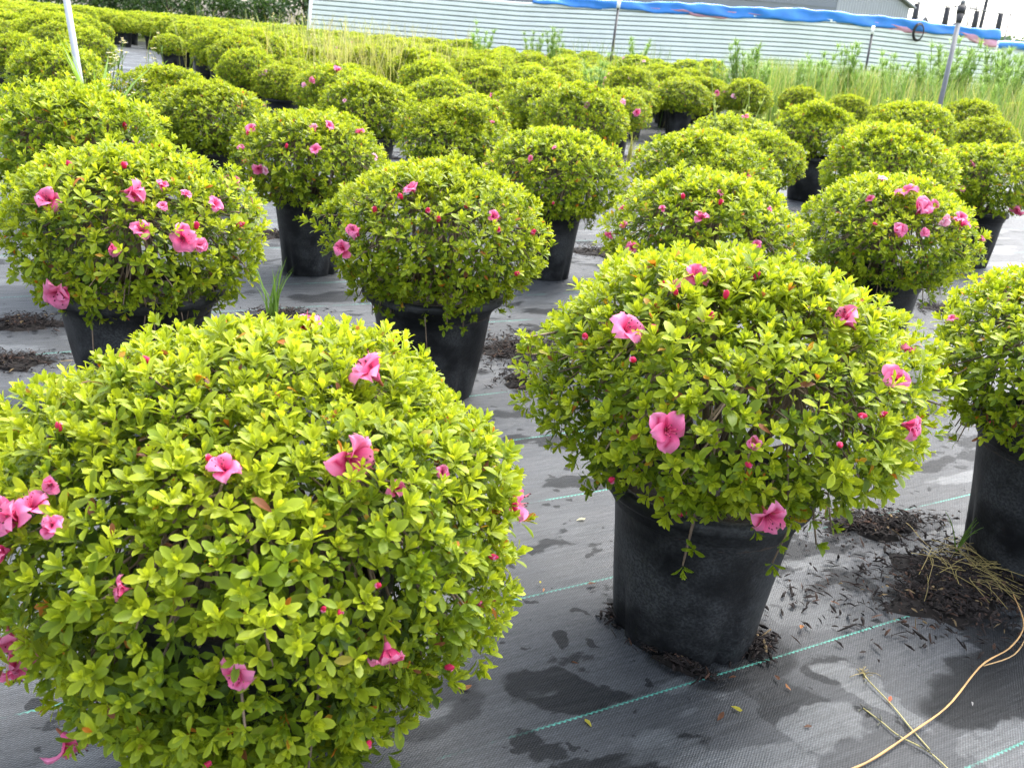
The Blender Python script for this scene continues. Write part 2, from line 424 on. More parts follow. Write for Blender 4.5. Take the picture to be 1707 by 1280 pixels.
FILL = [
    (-5.31, 9.88, 0.03, 0.88, 0), (-2.05, 10.23, 0.02, 0.90, 2), (-2.67, 10.62, 0.03, 0.89, 1), (-5.23, 10.63, 0.04, 1.06, 0), (-2.04, 10.91, 0.03, 0.89, 2),
    (-3.39, 10.98, 0.04, 1.06, 1), (-0.07, 11.25, 0.04, 1.06, 2), (-1.44, 11.33, 0.04, 1.03, 2), (1.12, 11.33, 0.04, 0.88, 2), (-2.71, 11.34, 0.04, 0.90, 1),
    (-6.57, 11.45, 0.07, 1.04, 0), (1.72, 11.65, 0.04, 1.05, 2), (-0.77, 11.68, 0.04, 1.00, 2), (-2.03, 11.72, 0.04, 1.04, 2), (-3.37, 11.74, 0.05, 1.08, 1),
    (-5.96, 11.79, 0.07, 1.05, 0), (1.14, 12.10, 0.05, 1.00, 2), (-2.66, 12.17, 0.05, 0.94, 1), (-3.99, 12.19, 0.06, 1.01, 1), (-0.76, 12.45, 0.05, 0.88, 2),
    (-7.24, 12.56, 0.09, 0.88, 0), (-3.27, 12.56, 0.06, 1.00, 1), (-0.21, 12.83, 0.06, 0.90, 2), (-2.74, 12.90, 0.07, 0.97, 1), (-1.44, 12.91, 0.06, 0.96, 2),
    (1.78, 13.18, 0.07, 0.94, 2), (0.52, 13.21, 0.07, 0.89, 2), (-3.38, 13.29, 0.07, 0.95, 1), (-0.75, 13.30, 0.07, 0.99, 2), (-2.10, 13.31, 0.07, 1.04, 2),
    (-4.57, 13.36, 0.08, 1.05, 1), (-7.28, 13.37, 0.10, 1.01, 0), (-0.07, 13.53, 0.07, 0.99, 2), (1.06, 13.57, 0.07, 0.95, 2), (-1.49, 13.65, 0.07, 1.00, 2),
    (-6.62, 13.68, 0.10, 1.06, 0), (-2.79, 13.69, 0.08, 1.07, 2), (-4.05, 13.74, 0.08, 1.05, 1), (-7.92, 13.78, 0.11, 1.07, 0), (1.83, 13.88, 0.08, 0.95, 2),
    (-4.70, 14.03, 0.09, 0.93, 1), (0.52, 14.03, 0.08, 0.91, 2), (-2.06, 14.07, 0.08, 1.04, 2), (-7.29, 14.19, 0.11, 1.07, 0), (2.37, 14.35, 0.09, 0.90, 2),
    (1.10, 14.37, 0.08, 0.92, 2), (-0.13, 14.37, 0.08, 0.91, 2), (-1.49, 14.47, 0.09, 1.01, 2), (-7.97, 14.49, 0.12, 1.00, 0), (0.46, 14.72, 0.09, 1.01, 2),
    (1.78, 14.78, 0.09, 1.02, 2), (-0.78, 14.78, 0.09, 1.01, 2), (-7.24, 14.86, 0.12, 1.00, 0), (-2.10, 14.85, 0.09, 0.90, 2), (-8.53, 14.88, 0.13, 0.89, 0),
    (-4.66, 14.88, 0.10, 1.07, 1), (1.06, 15.08, 0.09, 0.91, 2), (-2.89, 15.17, 0.10, 0.91, 2), (-0.16, 15.17, 0.10, 0.91, 2), (2.31, 15.21, 0.10, 0.94, 2),
    (-7.88, 15.22, 0.12, 0.91, 0), (-4.01, 15.22, 0.10, 1.04, 1), (-1.37, 15.24, 0.10, 0.98, 2), (-2.19, 15.47, 0.10, 1.02, 2), (0.39, 15.48, 0.10, 1.04, 2),
    (-3.42, 15.51, 0.11, 1.01, 1), (1.64, 15.51, 0.10, 0.95, 2), (-0.87, 15.52, 0.10, 0.99, 2), (-8.64, 15.56, 0.14, 0.98, 0), (-4.75, 15.55, 0.11, 1.02, 1),
    (-2.84, 15.82, 0.11, 0.94, 2), (2.37, 15.85, 0.11, 1.06, 2), (-0.13, 15.87, 0.11, 1.08, 2), (-3.98, 15.91, 0.11, 1.04, 1), (1.10, 15.92, 0.11, 0.95, 2),
    (-5.43, 15.93, 0.12, 1.00, 1), (-7.91, 15.96, 0.14, 0.94, 0), (-9.28, 15.98, 0.15, 0.88, 0), (1.79, 16.18, 0.11, 0.96, 2), (0.53, 16.22, 0.11, 1.07, 2),
    (-5.95, 16.29, 0.13, 1.01, 1), (-3.35, 16.31, 0.12, 0.93, 2), (-0.87, 16.34, 0.11, 1.04, 2), (-8.65, 16.48, 0.15, 1.04, 0), (2.43, 16.56, 0.12, 0.91, 2),
    (-1.49, 16.60, 0.12, 0.91, 2), (-0.18, 16.65, 0.12, 0.90, 2), (-5.33, 16.66, 0.13, 1.08, 1), (1.07, 16.66, 0.12, 0.94, 2), (-7.88, 16.67, 0.14, 1.00, 0),
    (-2.69, 16.72, 0.12, 0.95, 2), (-9.12, 16.88, 0.16, 1.02, 0), (-0.77, 16.93, 0.12, 1.04, 2), (1.73, 17.04, 0.12, 0.97, 2), (-2.10, 17.05, 0.13, 1.02, 2),
    (-8.55, 17.07, 0.15, 0.96, 0), (0.48, 17.09, 0.12, 1.02, 2), (-9.83, 17.10, 0.17, 1.02, 0), (-3.50, 17.11, 0.13, 0.93, 2), (-5.95, 17.11, 0.14, 1.07, 1),
    (2.26, 17.38, 0.13, 0.94, 2), (-1.55, 17.41, 0.13, 0.99, 2), (1.08, 17.44, 0.13, 0.93, 2), (-2.71, 17.44, 0.13, 1.07, 2), (-9.26, 17.46, 0.17, 1.01, 0),
    (-5.34, 17.50, 0.14, 0.89, 1), (-0.19, 17.51, 0.13, 0.91, 2), (-3.95, 17.60, 0.14, 0.99, 1), (3.06, 17.70, 0.14, 1.07, 2), (0.39, 17.71, 0.13, 1.00, 2),
    (-0.84, 17.74, 0.14, 0.99, 2), (-3.37, 17.80, 0.14, 1.06, 2), (-6.00, 17.82, 0.15, 0.90, 1), (-2.10, 17.83, 0.14, 0.96, 2), (-8.61, 17.89, 0.17, 0.94, 0),
    (-9.90, 17.94, 0.18, 0.95, 0), (-4.66, 17.94, 0.15, 1.01, 1), (1.04, 18.17, 0.14, 0.96, 2), (-1.50, 18.17, 0.14, 0.94, 2), (-0.25, 18.21, 0.14, 0.90, 2),
    (-3.90, 18.22, 0.15, 0.95, 1), (-9.21, 18.25, 0.18, 1.02, 0), (-2.79, 18.25, 0.15, 0.95, 2), (-5.34, 18.26, 0.15, 0.90, 1), (-6.64, 18.32, 0.16, 1.03, 1),
    (-10.46, 18.36, 0.19, 0.92, 0), (1.74, 18.43, 0.15, 0.97, 2), (-0.78, 18.52, 0.15, 0.95, 2), (-3.40, 18.57, 0.15, 0.99, 2), (0.44, 18.59, 0.15, 1.00, 2),
    (-2.17, 18.60, 0.15, 0.98, 2), (-4.71, 18.61, 0.16, 1.03, 1), (-9.83, 18.66, 0.19, 0.89, 0), (-6.03, 18.68, 0.16, 1.04, 1), (2.34, 18.80, 0.15, 1.06, 2),
    (1.08, 18.85, 0.15, 1.02, 2), (-1.40, 18.86, 0.15, 0.94, 2), (-5.38, 18.92, 0.16, 1.01, 1), (-0.19, 18.96, 0.15, 1.04, 2), (-9.26, 18.98, 0.19, 1.01, 0),
    (-2.74, 18.98, 0.16, 1.06, 2), (-10.51, 18.99, 0.20, 0.95, 0), (-3.96, 18.98, 0.16, 0.95, 2), (-6.58, 19.03, 0.17, 1.02, 1), (0.43, 19.26, 0.16, 0.99, 2),
    (-3.46, 19.30, 0.16, 0.93, 2), (-0.82, 19.31, 0.16, 0.99, 2), (1.70, 19.32, 0.16, 0.94, 2), (-7.30, 19.33, 0.18, 1.05, 1), (-9.85, 19.36, 0.20, 1.01, 0),
    (-2.18, 19.35, 0.16, 0.91, 2), (-6.01, 19.37, 0.17, 0.94, 1), (-4.74, 19.40, 0.17, 0.88, 1), (-11.13, 19.45, 0.20, 0.98, 0), (-2.79, 19.69, 0.17, 1.04, 2),
    (-6.68, 19.70, 0.18, 1.04, 1), (-4.10, 19.75, 0.17, 1.08, 2), (-5.45, 19.75, 0.18, 0.88, 1), (-1.55, 19.76, 0.17, 0.92, 2), (-0.23, 19.78, 0.17, 0.95, 2),
    (-10.62, 19.86, 0.20, 0.95, 0), (-3.35, 20.04, 0.17, 1.07, 2), (-6.01, 20.07, 0.18, 0.92, 1), (1.72, 20.08, 0.17, 0.96, 2), (-2.12, 20.08, 0.17, 0.88, 2),
    (-7.38, 20.10, 0.19, 1.00, 1), (-0.85, 20.11, 0.17, 0.92, 2), (-4.70, 20.14, 0.18, 1.02, 1), (0.48, 20.18, 0.17, 1.00, 2), (-9.82, 20.19, 0.20, 0.96, 0),
    (-11.23, 20.28, 0.20, 0.90, 0), (-4.09, 20.31, 0.18, 1.05, 2), (2.34, 20.39, 0.18, 1.07, 2), (1.08, 20.45, 0.18, 0.96, 2), (-5.40, 20.52, 0.19, 1.03, 1),
    (-6.62, 20.52, 0.19, 0.93, 1), (-10.51, 20.57, 0.20, 1.06, 0), (-11.83, 20.71, 0.20, 0.92, 0), (1.76, 20.77, 0.18, 0.99, 2), (-4.69, 20.84, 0.19, 1.03, 1),
    (-7.32, 20.90, 0.20, 1.03, 1), (-5.98, 20.91, 0.20, 1.00, 1), (-0.85, 20.91, 0.18, 0.97, 2), (-11.20, 20.93, 0.20, 1.01, 0), (-9.86, 21.00, 0.20, 1.07, 0),
    (1.01, 21.12, 0.19, 0.94, 2), (-2.75, 21.13, 0.19, 1.04, 2), (2.35, 21.15, 0.19, 0.98, 2), (-6.73, 21.23, 0.20, 1.04, 1), (-4.03, 21.24, 0.19, 1.06, 2),
    (-0.28, 21.27, 0.19, 0.92, 2), (-5.41, 21.30, 0.20, 0.88, 1), (-9.32, 21.37, 0.20, 0.95, 0), (-10.59, 21.38, 0.20, 0.96, 0), (-11.88, 21.39, 0.20, 0.94, 0),
    (-7.95, 21.40, 0.20, 1.05, 1), (1.67, 21.47, 0.19, 0.89, 2), (0.41, 21.49, 0.19, 1.02, 2), (-2.21, 21.55, 0.20, 0.89, 2), (-3.40, 21.56, 0.20, 0.89, 2),
    (-4.70, 21.59, 0.20, 0.92, 1), (-0.87, 21.59, 0.19, 0.96, 2), (-5.94, 21.65, 0.20, 0.88, 1), (-9.81, 21.70, 0.20, 1.03, 0), (-8.52, 21.72, 0.20, 0.99, 1),
    (-7.38, 21.73, 0.20, 1.03, 1), (-11.23, 21.78, 0.20, 0.97, 0), (-12.42, 21.79, 0.20, 0.97, 0), (2.34, 21.87, 0.20, 0.92, 2), (1.01, 21.92, 0.20, 1.03, 2),
    (-1.56, 21.98, 0.20, 1.04, 2), (-7.98, 22.00, 0.20, 0.89, 1), (-4.12, 22.01, 0.20, 0.94, 2), (-2.81, 22.02, 0.20, 1.03, 2), (-10.56, 22.03, 0.20, 1.02, 0),
    (-0.29, 22.05, 0.20, 0.94, 2), (-5.36, 22.10, 0.20, 1.07, 1), (-6.68, 22.10, 0.20, 0.92, 1), (-9.28, 22.13, 0.20, 0.99, 1), (-11.94, 22.17, 0.20, 0.99, 0),
    (1.67, 22.30, 0.20, 1.02, 2), (-3.47, 22.35, 0.20, 1.04, 2), (-0.82, 22.37, 0.20, 1.00, 2), (0.40, 22.38, 0.20, 0.97, 2), (-8.58, 22.39, 0.20, 0.88, 1),
    (-2.11, 22.40, 0.20, 1.03, 2), (-10.00, 22.40, 0.20, 1.06, 0), (-6.11, 22.41, 0.20, 0.99, 1), (-7.25, 22.43, 0.20, 0.97, 1), (-4.73, 22.43, 0.20, 0.88, 1),
    (-12.57, 22.53, 0.20, 1.08, 0), (-11.25, 22.55, 0.20, 1.01, 0), (-10.52, 22.75, 0.20, 1.08, 0), (-7.94, 22.78, 0.20, 0.92, 1), (-13.11, 22.80, 0.20, 0.91, 0),
    (-6.71, 22.83, 0.20, 0.96, 1), (-9.27, 22.85, 0.20, 0.99, 1), (-11.85, 22.88, 0.20, 0.88, 0), (-6.10, 23.12, 0.20, 1.05, 1), (-11.22, 23.19, 0.20, 0.94, 0),
    (-8.64, 23.20, 0.20, 1.00, 1), (-7.31, 23.20, 0.20, 0.95, 1), (-9.86, 23.27, 0.20, 0.91, 1), (-12.52, 23.31, 0.20, 1.02, 0), (-10.61, 23.58, 0.20, 1.00, 0),
    (-6.74, 23.61, 0.20, 1.02, 1), (-7.98, 23.61, 0.20, 1.05, 1), (-11.89, 23.62, 0.20, 1.00, 0), (-9.32, 23.64, 0.20, 1.03, 1), (-13.16, 23.71, 0.20, 0.91, 0),
    (-7.29, 23.84, 0.20, 1.01, 1), (-8.71, 23.87, 0.20, 1.06, 1), (-11.26, 23.89, 0.20, 0.98, 0), (-6.05, 23.94, 0.20, 1.01, 1), (-9.99, 24.00, 0.20, 0.94, 1),
    (-12.52, 24.04, 0.20, 1.01, 0), (-13.73, 24.07, 0.20, 0.91, 0), (-6.66, 24.27, 0.20, 1.02, 1), (-10.54, 24.31, 0.20, 0.95, 0), (-8.00, 24.32, 0.20, 0.98, 1),
    (-11.83, 24.33, 0.20, 0.95, 0), (-13.18, 24.47, 0.20, 0.91, 0), (-9.30, 24.48, 0.20, 1.07, 1), (-8.71, 24.64, 0.20, 0.96, 1), (-10.08, 24.69, 0.20, 0.94, 1),
    (-7.40, 24.72, 0.20, 1.05, 1), (-13.76, 24.74, 0.20, 1.05, 0), (-12.60, 24.74, 0.20, 1.00, 0), (-11.20, 24.79, 0.20, 0.94, 0), (-9.31, 25.05, 0.20, 0.93, 1),
    (-6.68, 25.05, 0.20, 0.99, 1), (-8.00, 25.10, 0.20, 0.97, 1), (-13.12, 25.13, 0.20, 1.05, 0), (-14.52, 25.13, 0.20, 0.93, 0), (-11.81, 25.17, 0.20, 1.04, 0),
    (-10.56, 25.26, 0.20, 0.90, 1), (-10.02, 25.42, 0.20, 1.02, 1), (-7.34, 25.47, 0.20, 0.98, 1), (-8.71, 25.53, 0.20, 1.06, 1), (-11.25, 25.55, 0.20, 1.04, 0),
    (-12.54, 25.57, 0.20, 0.88, 0), (-13.90, 25.64, 0.20, 1.00, 0), (-6.68, 25.84, 0.20, 1.00, 1), (-8.04, 25.86, 0.20, 0.94, 1), (-11.91, 25.90, 0.20, 1.00, 0),
    (-9.29, 25.91, 0.20, 1.02, 1), (-10.61, 25.92, 0.20, 1.05, 1), (-13.15, 25.93, 0.20, 1.03, 0), (-14.46, 25.93, 0.20, 1.06, 0), (-7.33, 26.19, 0.20, 1.03, 1),
    (-8.70, 26.23, 0.20, 1.05, 1), (-9.96, 26.24, 0.20, 0.99, 1), (-13.81, 26.28, 0.20, 1.05, 0), (-11.26, 26.30, 0.20, 0.89, 1), (-12.52, 26.33, 0.20, 1.04, 0),
    (-15.13, 26.37, 0.20, 1.02, 0), (-8.02, 26.54, 0.20, 1.08, 1), (-10.58, 26.61, 0.20, 1.02, 1), (-6.77, 26.63, 0.20, 0.93, 1), (-13.23, 26.66, 0.20, 1.00, 0),
    (-14.55, 26.68, 0.20, 0.88, 0), (-11.94, 26.70, 0.20, 1.00, 0), (-9.32, 26.71, 0.20, 1.00, 1), (-7.35, 26.97, 0.20, 1.03, 1), (-11.30, 26.98, 0.20, 0.89, 1),
    (-8.65, 27.00, 0.20, 0.88, 1), (-12.53, 27.00, 0.20, 0.96, 0), (-13.88, 27.04, 0.20, 0.99, 0), (-15.20, 27.07, 0.20, 1.05, 0), (-9.89, 27.09, 0.20, 0.97, 1),
    (-8.08, 27.26, 0.20, 1.04, 1), (-6.83, 27.27, 0.20, 0.98, 1), (-11.89, 27.36, 0.20, 0.98, 0), (-9.41, 27.39, 0.20, 0.89, 1), (-15.84, 27.41, 0.20, 0.99, 0),
    (-10.55, 27.44, 0.20, 1.06, 1), (-13.30, 27.47, 0.20, 1.05, 0), (-14.51, 27.50, 0.20, 1.01, 0), (-11.21, 27.68, 0.20, 0.91, 1), (-8.69, 27.68, 0.20, 1.05, 1),
    (-7.38, 27.69, 0.20, 0.95, 1), (-9.88, 27.70, 0.20, 1.02, 1), (-13.88, 27.70, 0.20, 1.05, 0), (-12.59, 27.74, 0.20, 0.93, 0), (-15.21, 27.78, 0.20, 1.03, 0),
    (-9.38, 28.09, 0.20, 1.05, 1), (-13.23, 28.11, 0.20, 1.06, 0), (-8.04, 28.12, 0.20, 0.97, 1), (-14.52, 28.19, 0.20, 0.93, 0), (-15.80, 28.19, 0.20, 0.92, 0),
    (-10.62, 28.22, 0.20, 0.91, 1), (-11.91, 28.31, 0.20, 1.01, 1), (-9.99, 28.46, 0.20, 1.06, 1), (-7.44, 28.50, 0.20, 0.99, 1), (-12.56, 28.50, 0.20, 0.92, 0),
    (-8.76, 28.50, 0.20, 1.04, 1), (-11.39, 28.53, 0.20, 1.05, 1), (-13.90, 28.57, 0.20, 0.90, 0), (-15.14, 28.61, 0.20, 1.05, 0), (-16.55, 28.66, 0.20, 1.08, 0),
    (-9.29, 28.77, 0.20, 1.06, 1), (-8.04, 28.89, 0.20, 1.03, 1), (-13.23, 28.90, 0.20, 0.94, 0), (-10.71, 28.91, 0.20, 0.96, 1), (-11.94, 28.93, 0.20, 1.00, 1),
    (-14.54, 28.93, 0.20, 0.97, 0), (-15.80, 29.01, 0.20, 0.98, 0), (-8.67, 29.22, 0.20, 0.88, 1), (-7.44, 29.22, 0.20, 1.02, 1), (-11.35, 29.26, 0.20, 0.94, 1),
    (-9.99, 29.29, 0.20, 1.02, 1), (-15.15, 29.30, 0.20, 0.90, 0), (-16.39, 29.37, 0.20, 0.88, 0), (-13.82, 29.39, 0.20, 1.03, 0), (-12.53, 29.40, 0.20, 0.94, 1),
    (-10.69, 29.54, 0.20, 0.90, 1), (-8.07, 29.61, 0.20, 1.07, 1), (-9.37, 29.63, 0.20, 1.07, 1), (-11.90, 29.68, 0.20, 0.89, 1), (-15.78, 29.68, 0.20, 0.91, 0),
    (-13.29, 29.71, 0.20, 0.95, 0), (-14.44, 29.72, 0.20, 1.00, 0), (-17.04, 29.82, 0.20, 0.90, 0), (-8.81, 30.08, 0.20, 1.03, 1), (-15.22, 30.09, 0.20, 0.91, 0),
    (-16.46, 30.10, 0.20, 1.08, 0), (-12.53, 30.10, 0.20, 1.04, 1), (-11.27, 30.11, 0.20, 1.04, 1), (-9.99, 30.12, 0.20, 0.99, 1), (-13.84, 30.19, 0.20, 0.95, 0),
    (-9.44, 30.39, 0.20, 0.95, 1), (-11.92, 30.40, 0.20, 1.05, 1), (-17.09, 30.40, 0.20, 0.98, 0), (-10.68, 30.42, 0.20, 0.91, 1), (-8.08, 30.42, 0.20, 0.97, 1),
    (-13.12, 30.48, 0.20, 0.98, 1), (-14.50, 30.52, 0.20, 0.99, 0), (-15.81, 30.55, 0.20, 1.02, 0), (-8.71, 30.70, 0.20, 0.90, 1), (-11.35, 30.76, 0.20, 1.05, 1),
    (-12.66, 30.78, 0.20, 1.02, 1), (-10.09, 30.79, 0.20, 1.04, 1), (-15.16, 30.81, 0.20, 0.91, 0), (-17.82, 30.83, 0.20, 0.93, 0), (-13.93, 30.90, 0.20, 1.02, 0),
    (-16.50, 30.96, 0.20, 1.04, 0), (-13.25, 31.07, 0.20, 0.94, 1), (-10.60, 31.08, 0.20, 0.93, 1), (-8.05, 31.12, 0.20, 0.91, 1), (-14.50, 31.17, 0.20, 0.96, 0),
    (-11.95, 31.20, 0.20, 1.01, 1), (-15.82, 31.21, 0.20, 0.91, 0), (-9.37, 31.25, 0.20, 1.06, 1), (-18.37, 31.27, 0.20, 1.03, 0), (-17.12, 31.27, 0.20, 0.94, 0),
    (-12.52, 31.50, 0.20, 1.04, 1), (-8.76, 31.54, 0.20, 0.92, 1), (-15.10, 31.55, 0.20, 0.92, 0), (-13.99, 31.59, 0.20, 1.07, 0), (-10.01, 31.60, 0.20, 0.96, 1),
    (-16.50, 31.64, 0.20, 0.91, 0), (-11.31, 31.67, 0.20, 0.97, 1), (-17.73, 31.69, 0.20, 0.98, 0), (-10.66, 31.89, 0.20, 0.89, 1), (-13.25, 31.91, 0.20, 1.05, 1),
    (-17.14, 31.98, 0.20, 0.99, 0), (-11.92, 31.98, 0.20, 1.01, 1), (-15.81, 31.98, 0.20, 1.01, 0), (-9.39, 31.99, 0.20, 0.93, 1), (-14.50, 32.00, 0.20, 1.07, 0),
    (-8.13, 32.00, 0.20, 1.04, 1), (-18.46, 32.08, 0.20, 0.95, 0), (-12.65, 32.29, 0.20, 1.02, 1), (-17.83, 32.30, 0.20, 0.92, 0), (-11.42, 32.33, 0.20, 1.01, 1),
    (-13.94, 32.34, 0.20, 1.02, 0), (-8.72, 32.36, 0.20, 0.94, 1), (-10.04, 32.37, 0.20, 1.04, 1), (-15.20, 32.39, 0.20, 0.94, 0), (-16.47, 32.40, 0.20, 0.95, 0),
    (-19.02, 32.42, 0.20, 1.02, 0), (-9.45, 32.65, 0.20, 1.06, 1), (-11.97, 32.66, 0.20, 1.07, 1), (-8.09, 32.68, 0.20, 1.06, 1), (-10.73, 32.69, 0.20, 0.96, 1),
    (-13.29, 32.71, 0.20, 0.97, 1), (-18.44, 32.71, 0.20, 0.89, 0), (-17.12, 32.73, 0.20, 1.04, 0), (-14.52, 32.75, 0.20, 0.98, 0), (-15.82, 32.77, 0.20, 1.02, 0),
]
BUSH_LABELS = {
    'front': 'biggest azalea beside the lens, wide lime dome scattered with large pink blooms',
    'A': 'round azalea in a black pot with a thick rim, standing alone on the striped cloth',
    'R': 'azalea in a tall smooth pot by the largest mulch heap at the edge',
    '4': 'azalea with many pink blooms and long bare twigs hanging over its ridged pot rim',
    '5': 'azalea with dry twigs and a leafy sprig hanging down its pot, behind the biggest azalea',
    '6': 'azalea with pink blooms along one side, in a narrow pot by the cloth seam',
    '7': 'azalea with a single bright pink bloom near its middle, in a slim black pot',
    '8': 'azalea with small pink buds tucked directly behind the azalea standing alone on the striped cloth',
    '9': 'azalea topped by a tight bunch of bright pink open blooms',
    '10': 'azalea at the frame edge with two pink blooms hanging low on its side',
    '11': 'plain green azalea squeezed behind the azalea with small pink buds',
    '12': 'small azalea half hidden behind a plain one, next to a shaded black pot',
    '13': 'azalea with tall pale weed stalks and a broad weed leaf rising through it',
    '14': 'ball shaped dark green azalea above a deeply shaded black pot',
    '15a': 'azalea carrying faded peach blooms on its crown, behind a wider plain one',
    '15b': 'wide plain azalea just behind the azalea with the bunch of bright blooms',
    '16': 'broad flat topped azalea in front of the leaning metal pole',
    '17': 'azalea with one red bloom and a dark hollow near the metal pole',
    '18': 'pale low azalea behind the frame edge azalea, below the one with one red bloom',
    '24': 'tall azalea in a wide exposed pot with three pink blooms up its side',
    '25': 'azalea with a dense bunch of pink blooms on its shoulder beside the wide exposed pot',
    '26': 'azalea with small pink blooms along its top behind the bunch flowered one',
    '29': 'plain azalea wedged directly behind the azalea with a single bright pink bloom',
    '30': 'dome shaped azalea with one dark red bud, behind the azalea with dry twigs',
    '42': 'broad azalea with dark hollows behind the azalea with blooms along its shaded side',
    '43': 'azalea with one tall pink bloom on top before the straw coloured grass',
    '44': 'low azalea with a peach bloom above a wide shallow black pot rim',
    '45': 'low flat azalea at the aisle corner in a narrow pot',
    '47a': 'azalea facing the aisle, partly behind another in a wide dark pot',
    '47b': 'azalea with many brownish tips in a wide dark pot behind the ridged pot azalea',
    '48': 'small round azalea jutting into the grey aisle in its own black pot',
    '51': 'azalea at the foot of the leaning white pipe',
    '52': 'azalea with spiky light green weed leaves at its side, below the white pipe',
    '53': 'wide azalea dotted with dark pink buds touching the many bloomed azalea',
    '54a': 'azalea in the far block touching the white pipe, with a red bloom',
    '54b': 'low azalea in the far block beside white daisies at the aisle',
    '55': 'azalea with its black pot fully visible across the small gap, at the frame edge',
    '56': 'azalea with several coral blooms cut off by the frame edge',
}
